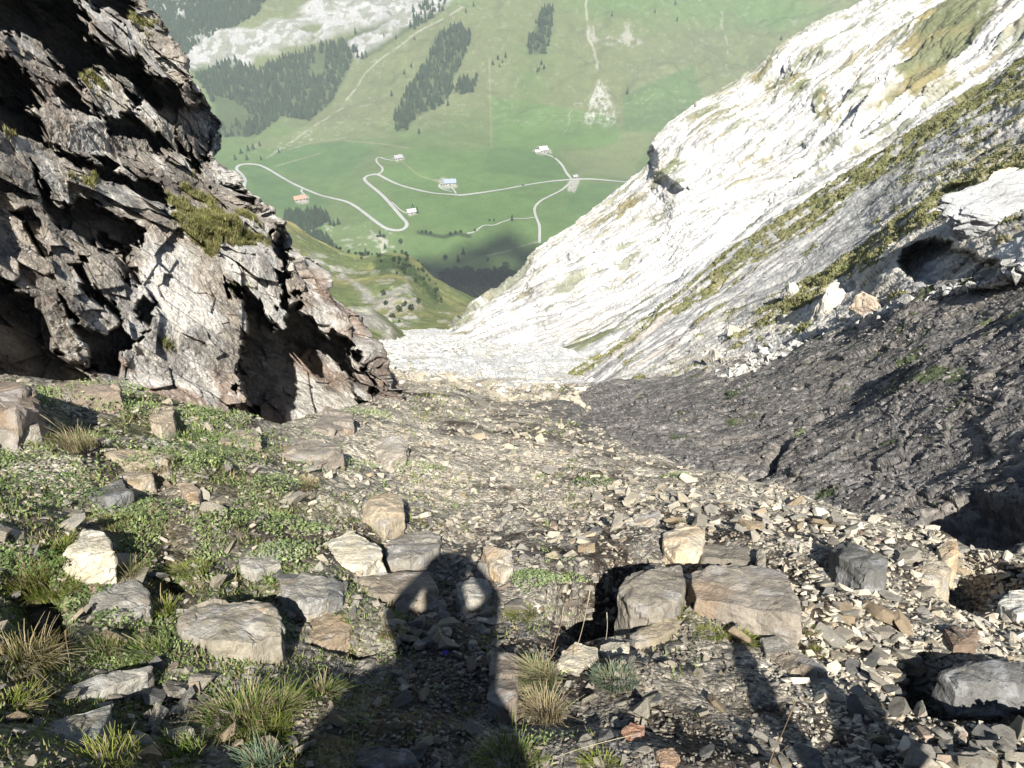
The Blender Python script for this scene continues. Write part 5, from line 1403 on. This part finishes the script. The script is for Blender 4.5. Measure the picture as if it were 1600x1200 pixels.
field_blades('crag_turf', CRAG[0].reshape(-1, 3)[k], .10, (.10, .13, .035), (.28, .27, .08), .35, .7, .07)

# ------------------------------------------------------------------ dry stalks standing alone
def stalk(pts, label, w=.0016, tone=(.42, .33, .20), head=True):
    q = []
    for (x, y, lift) in pts:
        P, d = ground_hit([pts[0][0]], [pts[0][1]])
        t = d[0] - lift
        q.append(ray(x, y) * t + np.array([0, 0, EYE]))
    c = catmull(np.array(q), 14)
    V = []; T = []
    for i, p in enumerate(c):
        r = w * (1 if not head or i < 11 else 2.4 - .5 * (i - 11))
        for k in range(4):
            a = k * math.pi / 2; V.append(p + np.array([math.cos(a) * r, 0, math.sin(a) * r]))
        if i:
            for k in range(4): T.append(((i - 1) * 4 + k, (i - 1) * 4 + (k + 1) % 4, i * 4 + (k + 1) % 4, i * 4 + k))
    V = np.array(V); org = c[0].copy()
    me = fast_mesh('stalk', V - org, T, None, col=np.broadcast_to(tone, V.shape)); me.materials.append(M['grass'])
    o = bpy.data.objects.new('dry_stalk', me); COL.objects.link(o); o.location = org
    tag(o, label, 'grass stalk')
stalk([(1198, 1215, 0), (1205, 1185, .05), (1225, 1140, .12), (1242, 1098, .2)], 'tall dry stalk with a brown seed head in the lower right shadow', .0018, (.30, .22, .13))
stalk([(1205, 1190, 0), (1215, 1180, .04), (1232, 1165, .08)], 'short side stalk beside the tall dry stalk at the lower right', .0013, (.30, .22, .13))
stalk([(850, 1190, 0), (900, 1172, .03), (950, 1158, .05), (1000, 1146, .06)], 'long pale straw lying across the dark soil towards the red stone', .002, (.62, .56, .38), False)
stalk([(890, 1040, 0), (905, 1000, .06), (915, 960, .12), (922, 922, .18)], 'pale stalk with a white seed head in front of the shaded hollow', .0016, (.6, .5, .34))
stalk([(862, 1030, 0), (870, 995, .06), (885, 955, .12), (893, 934, .18)], 'curved reddish stalk in front of the shaded hollow', .0016, (.42, .26, .18))
stalk([(945, 1010, 0), (948, 990, .04), (949, 975, .07), (948, 957, .1)], 'short white-headed stalk above the small cream rock', .0016, (.62, .58, .45))
stalk([(112, 1060, 0), (108, 1030, .05), (104, 1005, .1), (102, 985, .15)], 'straight brown stalk left of the long thin slab', .0022, (.32, .24, .13))

# ------------------------------------------------------------------ flower
Pf, df = ground_hit([697], [1028]); Pf = Pf[0]
fl = empty('flower', Pf, 'tiny violet flower in the dark shade beside the stones', 'flower')
V, T, C = blades((0, 0, 0), 7, .012, .05, G0, G1, .6, .002, 77)
me = fast_mesh('flower_leaf', V, None, T, col=C); me.materials.append(M['grass']); link('leaves', me, None, fl)
V = []; T = []
for k in range(5):
    a = k * 2 * math.pi / 5
    i0 = len(V); c, s_ = math.cos(a), math.sin(a)
    V += [(0, 0, .035), (c * .008 - s_ * .006, s_ * .008 + c * .006, .04), (c * .017, s_ * .017, .042), (c * .008 + s_ * .006, s_ * .008 - c * .006, .04)]
    T.append((i0, i0 + 1, i0 + 2, i0 + 3))
me = fast_mesh('petals', np.array(V), T, None, col=np.broadcast_to((.10, .07, .45), (len(V), 3))); me.materials.append(M['herb']); link('petals', me, None, fl)

# ------------------------------------------------------------------ valley trees
def spruce_arrays(seed, tiers=7):
    r = np.random.default_rng(seed); V = []; T = []; C = []
    # trunk
    for k in range(5):
        a = k * 2 * np.pi / 5; V += [(.025 * math.cos(a), .025 * math.sin(a), -.05), (.012 * math.cos(a), .012 * math.sin(a), .6)]
    for k in range(5): a, b = 2 * k, 2 * ((k + 1) % 5); T += [(a, b, b + 1), (a, b + 1, a + 1)]
    C += [(.08, .06, .05)] * 10
    for t in range(tiers):
        z = .10 + .80 * t / tiers; R = .23 * (1 - t / tiers) ** .8 + .02; top = z + .26 * (1 - .5 * t / tiers)
        n = 11; i0 = len(V); V.append((r.normal(0, .006), r.normal(0, .006), min(top, 1.0)))
        C.append((.035, .06, .028))
        off = r.uniform(0, 6)
        for k in range(n):
            a = off + k * 2 * np.pi / n; q = R * (1.25 if k % 2 else .6) * r.uniform(.7, 1.2)
            V.append((q * math.cos(a), q * math.sin(a), z - (.05 if k % 2 else -.02) + r.normal(0, .012))); g = r.uniform(.6, 1.3); C.append((.030 * g, .052 * g, .024 * g))
        for k in range(n): T.append((i0, i0 + 1 + k, i0 + 1 + (k + 1) % n))
    return np.array(V), np.array(T), np.array(C)
def leafy_arrays(seed):
    """round-headed tree or bush: trunk and a cloud of leaf clumps"""
    r = np.random.default_rng(seed); V = []; T = []; C = []
    for k in range(4):
        a = k * np.pi / 2; V += [(.04 * math.cos(a), .04 * math.sin(a), -.05), (.02 * math.cos(a), .02 * math.sin(a), .5)]
    for k in range(4): a, b = 2 * k, 2 * ((k + 1) % 4); T += [(a, b, b + 1), (a, b + 1, a + 1)]
    C += [(.08, .06, .05)] * 8
    for k in range(150):
        d = r.normal(0, 1, 3); d /= np.linalg.norm(d); c = np.array([0, 0, .58]) + d * np.array([.33, .33, .38]) * r.uniform(.5, 1.05)
        i0 = len(V); g = r.uniform(.6, 1.4)
        for q in range(3): V.append(tuple(c + r.normal(0, .07, 3))); C.append((.022 * g, .042 * g, .015 * g))
        T.append((i0, i0 + 1, i0 + 2))
    return np.array(V), np.array(T), np.array(C)
M['tree'] = attr_mat('conifer', layers=((.8, .3),), bump=(), rnd=.25)
SPR = [spruce_arrays(50 + k) for k in range(6)]; LEAFY = [leafy_arrays(80 + k) for k in range(4)]
SPR_M = []; LF_M = []
for L, O, nm in ((SPR, SPR_M, 'spruce'), (LEAFY, LF_M, 'leafy')):
    for V, T, C in L:
        me = fast_mesh(nm, V, None, T, col=C, smooth=False); me.materials.append(M['tree']); O.append(me)

def sample_poly(poly, n):
    q = np.array(poly, float); lo, hi = q.min(0), q.max(0); out = []
    while len(out) < n:
        c = rng.uniform(lo, hi, (n * 3, 2)); k = sdf(c[:, 0], c[:, 1], poly) < 1.5
        out += list(c[k])
    return np.array(out[:n])
COUNT = [470, 50, 95, 1500, 190, 1200, 230, 90]
GRP = ['spruces of the long wood on the far slope', 'spruces of the small wood on the far slope', 'spruces of the upright wood high on the slope', 'spruces of the forest behind the crag', 'spruces below the white cliffs', 'spruces of the highest forest', 'spruces of the wood beside the crag tip', 'spruces by the stream bed']
LAB = ['dark spruce in the long diagonal wood on the far slope', 'dark spruce in the small wood right of the long one', 'dark spruce in the upright wood high on the far slope', 'dark spruce in the forest right behind the crag', 'dark spruce below the white cliffs', 'dark spruce in the highest forest', 'dark spruce in the little wood beside the crag tip', 'dark spruce in the strip by the stream bed']
allp = []
for g, (poly, c) in enumerate(zip(FOREST_POLYS, COUNT)):
    q = sample_poly(poly, c); allp.append(np.column_stack([q, np.full(c, g)]))
allp = np.concatenate(allp)
W = valley_hit(allp[:, 0], allp[:, 1])
hts = rng.uniform(9, 17, len(W))
dist = np.linalg.norm(W - np.array([0, 0, EYE]), axis=1)
gi = allp[:, 2].astype(int)
keep = ~((gi == 3) | (gi == 4)) | (fbm(W * .008, 3, 901) > -.28)
prio = hts / dist + np.where((gi == 0) | (gi == 6), .0, 0)
prio = np.where(keep, prio, -1)
single = np.array([(632, 116), (643, 105), (659, 108), (667, 98), (655, 209), (980, 147), (843, 110), (846, 101), (850, 108), (840, 113), (778, 93), (785, 98), (790, 90), (781, 105), (770, 101), (742, 127), (1058, 33), (1055, 8), (1023, 20), (956, 25), (377, 240), (388, 236), (396, 233), (406, 228), (368, 250), (386, 250), (408, 250), (436, 239), (516, 351), (522, 353), (529, 351), (594, 370), (602, 388), (572, 400), (526, 390), (645, 327), (652, 333), (684, 160), (700, 165), (745, 120), (730, 128), (612, 150), (600, 60), (648, 62), (690, 15), (740, 10), (728, 20), (1220, 63), (716, 408), (724, 398), (800, 345)])
sp = valley_hit(single[:, 0], single[:, 1])
def put(me, P, h, label, cat, grp, name):
    o = bpy.data.objects.new(name, me); COL.objects.link(o)
    o.location = P - np.array([0, 0, .3]); o.scale = (h * rng.uniform(.85, 1.2), h * rng.uniform(.85, 1.2), h); o.rotation_euler = (0, 0, rng.uniform(0, 6.28))
    tag(o, label, cat, grp)
for k, P in enumerate(sp):
    put(SPR_M[k % 6], P, rng.uniform(8, 13), 'lone dark spruce standing apart on the green valley slopes', 'tree', 'scattered single spruces', 'spruce_tree')
order = np.argsort(-prio); NI = 300 - len(sp)
for k in order[:NI]:
    put(SPR_M[k % 6], W[k], hts[k], LAB[gi[k]], 'tree', GRP[gi[k]], 'spruce_tree')
rest = order[NI:]; rest = rest[prio[rest] > 0]
def merge_trees(name, lib, P, h, mat):
    VV = []; TT = []; CC = []; off = 0; which = rng.integers(0, len(lib), len(P))
    for k, (V, T, C) in enumerate(lib):
        m = which == k; c = int(m.sum())
        if not c: continue
        a = rng.uniform(0, 6.28, c); ca, sa = np.cos(a)[:, None], np.sin(a)[:, None]; hh = h[m][:, None]
        X = (V[None, :, 0] * ca - V[None, :, 1] * sa) * hh; Y = (V[None, :, 0] * sa + V[None, :, 1] * ca) * hh; Z = V[None, :, 2] * hh
        Q = np.stack([X, Y, Z], -1) + P[m][:, None, :]
        VV.append(Q.reshape(-1, 3)); TT.append((T[None] + (np.arange(c) * len(V))[:, None, None] + off).reshape(-1, 3)); off += c * len(V)
        CC.append((np.broadcast_to(C[None], (c,) + C.shape) * rng.uniform(.75, 1.3, (c, 1, 1))).reshape(-1, 3))
    me = fast_mesh(name, np.concatenate(VV), None, np.concatenate(TT), col=np.concatenate(CC), smooth=False)
    tag(link(name, me, mat), kind='stuff')
merge_trees('spruce_forest', SPR, W[rest], hts[rest], M['tree'])
# dark mixed wood at the bottom of the valley
q = sample_poly(WOOD_POLY, 420); Wd = valley_hit(q[:, 0], q[:, 1]); hd = rng.uniform(7, 14, len(q))
dd = np.linalg.norm(Wd, axis=1); o_ = np.argsort(dd)
for k in o_[:110]:
    put(LF_M[k % 4], Wd[k], hd[k], 'round dark tree in the shaded wood at the valley bottom', 'tree', 'trees of the shaded wood at the valley bottom', 'broadleaf_tree')
merge_trees('valley_wood', LEAFY, Wd[o_[110:]], hd[o_[110:]], M['tree'])
for k, (x, y, h) in enumerate([(696, 407, 9), (716, 411, 8), (687, 432, 7), (696, 433, 6), (773, 427, 10), (790, 424, 14), (796, 432, 11), (760, 430, 8), (762, 409, 5), (742, 362, 5), (660, 364, 5), (666, 365, 6), (673, 366, 5), (704, 368, 6), (712, 366, 6), (720, 364, 5), (765, 346, 4), (772, 346, 4), (800, 340, 4), (626, 381, 8), (600, 372, 6), (590, 371, 5)]):
    P = valley_hit([x], [y])[0]
    put(LF_M[k % 4], P, h, 'single round dark bush on the shaded valley pasture', 'bush', 'bushes on the valley pasture', 'bush')
# bushes on the knoll and spur
HP, hx, hy = HILL[2], HILL[0], HILL[1]
HX, HY = proj(HP)
kb = []
for line, cnt, sp_ in (([(590, 408), (620, 402), (642, 408), (660, 432), (685, 455), (690, 465)], 60, 6), ([(560, 405), (575, 395), (585, 400)], 8, 4), ([(525, 385), (560, 400)], 10, 5), ([(590, 475), (615, 490), (650, 470)], 10, 12), ([(610, 415), (640, 420)], 26, 8)):
    L = np.array(line, float)
    for _ in range(cnt):
        t = rng.uniform(0, len(L) - 1.01); i = int(t); c = L[i] * (1 - (t - i)) + L[i + 1] * (t - i) + rng.normal(0, sp_, 2)
        m = (HX - c[0]) ** 2 + (HY - c[1]) ** 2; k = np.unravel_index(np.argmin(m), m.shape); kb.append(HP[k])
for k, P in enumerate(kb):
    put(LF_M[k % 4], P, rng.uniform(1.5, 3.8), 'dark low bush on the green knoll beyond the crag', 'bush', 'bushes on the green knoll', 'bush')

# ------------------------------------------------------------------ chalets, car
def box(bm, x0, x1, y0, y1, z0, z1):
    v = [bm.verts.new(p) for p in ((x0, y0, z0), (x1, y0, z0), (x1, y1, z0), (x0, y1, z0), (x0, y0, z1), (x1, y0, z1), (x1, y1, z1), (x0, y1, z1))]
    for f in ((0, 3, 2, 1), (4, 5, 6, 7), (0, 1, 5, 4), (1, 2, 6, 5), (2, 3, 7, 6), (3, 0, 4, 7)): bm.faces.new([v[i] for i in f])
def bm_link(name, bm, mat, parent):
    me = bpy.data.meshes.new(name); bmesh.ops.recalc_face_normals(bm, faces=bm.faces); bm.to_mesh(me); bm.free(); me.materials.append(mat)
    o = bpy.data.objects.new(name, me); COL.objects.link(o); o.parent = parent; return o
def chalet(px, py, L, W_, H, rz, roof, label, wall='wall', cat='chalet'):
    P = valley_hit([px], [py])[0]
    r = empty('chalet', P, label, cat, rz=rz)
    bm = bmesh.new(); box(bm, -L / 2, L / 2, -W_ / 2, W_ / 2, -2, H)
    bm_link('wall', bm, M[wall], r)
    bm = bmesh.new(); rh = W_ * .32
    for s in (-1, 1):
        v = [bm.verts.new((s * (L / 2 - .02), y, z)) for y, z in ((-W_ / 2, H + .01), (W_ / 2, H + .01), (0, H + rh))]; bm.faces.new(v)
        v2 = [bm.verts.new((s * (L / 2 - .35), y, z)) for y, z in ((-W_ / 2, H + .01), (W_ / 2, H + .01), (0, H + rh))]; bm.faces.new(v2)
    bm_link('gable', bm, M['timber'], r)
    bm = bmesh.new(); ov = 1.1; e = H - ov * .64 * .9
    for s in (-1, 1):
        ps = [(-L / 2 - ov, s * (W_ / 2 + ov), e), (L / 2 + ov, s * (W_ / 2 + ov), e), (L / 2 + ov, 0, H + rh + .25), (-L / 2 - ov, 0, H + rh + .25)]
        a = [bm.verts.new(p) for p in ps]; b = [bm.verts.new((p[0], p[1], p[2] + .3)) for p in ps]
        bm.faces.new(a); bm.faces.new(b)
        for k in range(4): bm.faces.new((a[k], a[(k + 1) % 4], b[(k + 1) % 4], b[k]))
    rf = bm_link('roof', bm, M[roof], r)
    bm = bmesh.new(); box(bm, L * .15, L * .15 + 1, W_ * .12, W_ * .12 + 1, H + rh * .5, H + rh + 1.4); bm_link('chimney', bm, M['wall'], rf)
    for k in range(3):
        x = -L / 2 + L * (k + .5) / 3
        bm = bmesh.new(); box(bm, x - .7, x + .7, -W_ / 2 - .06, -W_ / 2 + .05, 1.2 if k != 1 else -.5, 2.8); bm_link('window' if k != 1 else 'door', bm, M['dark'], r)
    return r
chalet(703, 288, 17, 11, 4.5, .15, 'roof_blue', 'farm chalet with a blue-grey metal roof beside the valley road')
chalet(848, 237, 14, 13, 5, .4, 'roof_white', 'pale-roofed chalet at the end of the upper track')
chalet(840, 239, 8, 7, 3, .2, 'roof_white', 'small pale outbuilding left of the pale-roofed chalet', cat='barn')
chalet(469, 313, 16, 9, 4, .45, 'roof_red', 'long low farmhouse with a reddish tiled roof by the left road bend')
chalet(622, 249, 13, 9, 4, .5, 'roof_grey', 'small grey-roofed chalet at the end of the winding spur')
chalet(643, 333, 11, 8, 3.5, .3, 'roof_white', 'white-roofed hut inside the big hairpin')
chalet(899, 278, 6, 5, 3, .1, 'roof_grey', 'tiny hut at the road junction', cat='hut')
def car(px, py, rz, tone, label):
    P = valley_hit([px], [py])[0]; r = empty('car', P + np.array([0, 0, .4]), label, 'car', rz=rz)
    m = attr_mat('car_paint', layers=(), bump=(), base=tone, rough=.3)
    bm = bmesh.new(); box(bm, -2.1, 2.1, -.85, .85, .35, .95); bmesh.ops.bevel(bm, geom=list(bm.edges), offset=.12, segments=2, affect='EDGES'); bm_link('body', bm, m, r)
    bm = bmesh.new(); box(bm, -1.2, 1.1, -.75, .75, .93, 1.5)
    for v in bm.verts:
        if v.co.z > 1.2: v.co.x *= .72; v.co.y *= .85
    bm_link('cabin', bm, M['dark'], r)
    for sx in (-1.3, 1.3):
        for sy in (-.8, .8):
            bm = bmesh.new(); bmesh.ops.create_cone(bm, cap_ends=True, segments=16, radius1=.34, radius2=.34, depth=.24, matrix=Matrix.Translation((sx, sy, .34)) @ Matrix.Rotation(math.pi / 2, 4, 'X')); bm_link('wheel', bm, M['dark'], r)
car(817, 290.3, .12, (.03, .035, .05), 'dark car driving on the straight valley road')
car(866, 246.5, -.9, (.06, .05, .05), 'dark car on the upper track below the pale-roofed chalet')
for k, (x, y, t) in enumerate([(893, 292, (.7, .7, .7)), (897, 296, (.6, .6, .62)), (892, 298, (.5, .5, .5))]):
    car(x, y, 1.3, t, ['white car nearest the junction on the gravel car park', 'pale grey car in the middle of the gravel car park', 'grey car at the far end of the gravel car park'][k])

# ------------------------------------------------------------------ clouds behind the camera that shade the valley bottom
def cloud():
    VV = []; TT = []; off = 0
    for (x, y, rx, ry) in ((790, 378, 26, 14), (745, 398, 38, 9), (665, 418, 36, 10), (720, 432, 60, 10), (815, 400, 22, 12), (835, 430, 30, 22), (770, 440, 60, 16), (850, 405, 22, 16), (735, 452, 80, 14)):
        P = valley_hit([x], [y])[0]; d = np.linalg.norm(P)
        c = P - SUN * 4300
        b = bmesh.new(); bmesh.ops.create_icosphere(b, subdivisions=4, radius=1)
        for v in b.verts: v.co *= 1 + .55 * mnoise.fractal(v.co * 1.6 + Vector((x * .1, 0, 0)), .9, 2.1, 4)
        b.verts.index_update(); V, T = bm_arrays(b); b.free()
        VV.append(V * np.array([rx * d / F, ry * d / F * 1.7, 18]) + c); TT.append(T + off); off += len(V)
    me = fast_mesh('cloud', np.concatenate(VV), None, np.concatenate(TT))
    m = attr_mat('cloud', layers=(), bump=(), base=(.8, .8, .8), rough=1)
    tag(link('cloud', me, m), kind='structure')
cloud()

# ------------------------------------------------------------------ the photographer, standing behind the camera
def photographer():
    fz = float(ground_z(np.array([-.05]), np.array([-.25]))[0])
    root = empty('person', (-.05, -.30, fz), 'photographer in dark clothes holding up a camera, shown only by the shadow', 'person')
    J = {}
    me = bpy.data.meshes.new('body'); H = 1.60 - fz
    pts = [('pel', -.04, -.05, .92, .20), ('wai', -.04, -.04, 1.08, .19), ('che', -.03, -.03, 1.28, .20), ('nec', 0, -.01, 1.46, .065), ('hed', -.0, .04, 1.62, .105), ('crn', -.0, .04, 1.76, .085),
           ('shl', -.19, 0, 1.40, .075), ('ell', -.27, .16, 1.33, .06), ('wrl', -.10, .24, 1.55, .033), ('hnl', -.065, .26, 1.60, .04),
           ('shr', .19, 0, 1.40, .075), ('elr', .25, .16, 1.40, .055), ('wrr', .12, .24, 1.58, .033), ('hnr', .075, .26, 1.62, .04),
           ('hil', -.11, -.03, .86, .11), ('knl', -.17, .08, .50, .075), ('anl', -.18, 0, .10, .05), ('tol', -.19, .16, .05, .045),
           ('hir', .11, -.03, .86, .11), ('knr', .16, .08, .50, .075), ('anr', .18, 0, .10, .05), ('tor', .19, .16, .05, .045)]
    idx = {p[0]: k for k, p in enumerate(pts)}
    ed = [('pel', 'wai'), ('wai', 'che'), ('che', 'nec'), ('nec', 'hed'), ('hed', 'crn'), ('che', 'shl'), ('shl', 'ell'), ('ell', 'wrl'), ('wrl', 'hnl'), ('che', 'shr'), ('shr', 'elr'), ('elr', 'wrr'), ('wrr', 'hnr'),
          ('pel', 'hil'), ('hil', 'knl'), ('knl', 'anl'), ('anl', 'tol'), ('pel', 'hir'), ('hir', 'knr'), ('knr', 'anr'), ('anr', 'tor')]
    k_ = H / 1.62
    me.from_pydata([(p[1], p[2], p[3] * k_) for p in pts], [(idx[a], idx[b]) for a, b in ed], [])
    o = link('body', me, attr_mat('clothes', layers=((6, .2),), bump=((20, .01),), base=(.05, .06, .10)), root)
    sk = o.modifiers.new('skin', 'SKIN')
    for k, p in enumerate(pts):
        v = me.skin_vertices[0].data[k]; v.radius = (p[4], p[4]); v.use_root = (k == 0)
    sb = o.modifiers.new('sub', 'SUBSURF'); sb.levels = 2; sb.render_levels = 2
    # hands: fingers curled round the camera
    skin = attr_mat('skin', layers=((20, .1),), bump=(), base=(.42, .27, .20))
    for s, nm in ((-1, 'hnl'), (1, 'hnr')):
        p = pts[idx[nm]]
        hm = bpy.data.meshes.new('hand'); vs = [(p[1], p[2], p[3] * k_)]; es = []; rad = [.028]
        for f in range(5):
            a = (f - 2) * .016
            b = len(vs)
            if f == 4: seg = [(-s * .01, .0, -.03), (-s * .035, .01, -.03), (-s * .05, .015, -.02)]
            else: seg = [(0, .022, a + .02), (-s * .012, .045, a + .018), (-s * .035, .05, a + .015)]
            for q in seg: vs.append((p[1] + q[0], p[2] - .01 + q[1] * .3, p[3] * k_ + q[2])); rad.append(.009)
            es += [(0, b), (b, b + 1), (b + 1, b + 2)]
        hm.from_pydata(vs, es, []); h = link('hand', hm, skin, root); h.modifiers.new('skin', 'SKIN')
        for k in range(len(vs)): h.data.skin_vertices[0].data[k].radius = (rad[k], rad[k])
        h.data.skin_vertices[0].data[0].use_root = True
        h.modifiers.new('sub', 'SUBSURF').levels = 1
    bm = bmesh.new(); bmesh.ops.create_uvsphere(bm, u_segments=20, v_segments=12, radius=1)
    for v in bm.verts:
        v.co.x *= .115; v.co.y *= .125; v.co.z = v.co.z * .09 if v.co.z > -.2 else -.018
        if abs(v.co.z + .018) < .003: v.co.x *= 1.25; v.co.y *= 1.3
        v.co += Vector((0, .03, 1.77 * k_))
    bm_link('hat', bm, attr_mat('hat', layers=(), bump=(), base=(.25, .2, .15)), root)
    cm = empty('compact_camera', (0, -.035, EYE), 'small camera held up in both hands, out of frame', 'camera')
    bm = bmesh.new(); box(bm, -.052, .052, -.03, -.004, -.03, .03); bmesh.ops.bevel(bm, geom=list(bm.edges), offset=.006, segments=2, affect='EDGES'); bm_link('body', bm, M['dark'], cm)
    bm = bmesh.new(); bmesh.ops.create_cone(bm, cap_ends=True, segments=24, radius1=.022, radius2=.02, depth=.02, matrix=Matrix.Translation((0, .006, 0)) @ Matrix.Rotation(math.pi / 2, 4, 'X')); bm_link('lens', bm, M['dark'], cm)
    # rucksack
    bp = empty('rucksack', (-.14, -.50, fz + .93 * k_), 'full rucksack on the photographer back, out of frame', 'rucksack')
    bm = bmesh.new(); bmesh.ops.create_cube(bm, size=1); bmesh.ops.subdivide_edges(bm, edges=bm.edges, cuts=4, use_grid_fill=True)
    for v in bm.verts:
        q = v.co.copy(); l = (abs(q.x * 2) ** 4 + abs(q.y * 2) ** 4 + abs(q.z * 2) ** 4) ** .25
        v.co = Vector((q.x / l * .74, q.y / l * .36, q.z / l * .78)) * (1 + .06 * mnoise.noise(q * 4))
    bm_link('bag', bm, attr_mat('pack', layers=((8, .2),), bump=((30, .01),), base=(.10, .04, .04)), bp)
photographer()
# unseen crouching figure, added and posed to cast the lower right shadow
def shadow_figure():
    root = empty('person', (0, 0, 0), 'unseen crouching figure added beside the photographer, its raised arm casting the lower right shadow', 'person')
    pts = [('pel', 1.34, -.42, .34, .16), ('wai', 1.36, -.36, .46, .15), ('che', 1.38, -.27, .60, .17), ('nec', 1.50, -.2, .76, .06), ('hed', 1.60, -.15, .86, .095), ('crn', 1.66, -.13, .96, .075),
           ('shl', 1.21, -.2, .66, .075), ('ell', 1.24, -.15, .90, .062), ('wrl', 1.36, -.15, 1.06, .045), ('hnl', 1.39, -.15, 1.13, .05),
           ('shr', 1.52, -.3, .62, .075), ('elr', 1.62, -.35, .42, .05), ('wrr', 1.56, -.2, .3, .035), ('hnr', 1.54, -.14, .27, .035),
           ('hil', 1.27, -.36, .32, .11), ('knl', 1.22, -.08, .42, .075), ('anl', 1.22, -.18, .06, .05), ('tol', 1.22, -.04, .01, .04),
           ('hir', 1.43, -.36, .32, .11), ('knr', 1.48, -.08, .42, .075), ('anr', 1.48, -.18, .06, .05), ('tor', 1.48, -.04, .01, .04)]
    ed = [('pel', 'wai'), ('wai', 'che'), ('che', 'nec'), ('nec', 'hed'), ('hed', 'crn'), ('che', 'shl'), ('shl', 'ell'), ('ell', 'wrl'), ('wrl', 'hnl'), ('che', 'shr'), ('shr', 'elr'), ('elr', 'wrr'), ('wrr', 'hnr'),
          ('pel', 'hil'), ('hil', 'knl'), ('knl', 'anl'), ('anl', 'tol'), ('pel', 'hir'), ('hir', 'knr'), ('knr', 'anr'), ('anr', 'tor')]
    idx = {p[0]: k for k, p in enumerate(pts)}
    me = bpy.data.meshes.new('body'); me.from_pydata([p[1:4] for p in pts], [(idx[a], idx[b]) for a, b in ed], [])
    o = link('body', me, attr_mat('shadow_figure_clothes', layers=((6, .2),), bump=((20, .01),), base=(.12, .05, .05)), root)
    o.modifiers.new('skin', 'SKIN')
    for k, p in enumerate(pts):
        v = me.skin_vertices[0].data[k]; v.radius = (p[4], p[4]); v.use_root = (k == 0)
    sb = o.modifiers.new('sub', 'SUBSURF'); sb.levels = 2; sb.render_levels = 2
shadow_figure()

# ------------------------------------------------------------------ air
def haze():
    bm = bmesh.new(); box(bm, -2300, 2700, -60, 4200, -560, 260)
    me = bpy.data.meshes.new('haze'); bmesh.ops.recalc_face_normals(bm, faces=bm.faces); bm.to_mesh(me); bm.free()
    m = bpy.data.materials.new('haze'); m.use_nodes = True; nt = m.node_tree; nt.nodes.clear()
    out = nd(nt, 'ShaderNodeOutputMaterial'); v = nd(nt, 'ShaderNodeVolumePrincipled')
    v.inputs['Color'].default_value = (.86, .93, 1.0, 1); v.inputs['Density'].default_value = HAZE; v.inputs['Anisotropy'].default_value = 0.0
    nt.links.new(v.outputs[0], out.inputs['Volume'])
    me.materials.append(m)
    tag(link('haze', me), kind='stuff')
HAZE = .00018
haze()
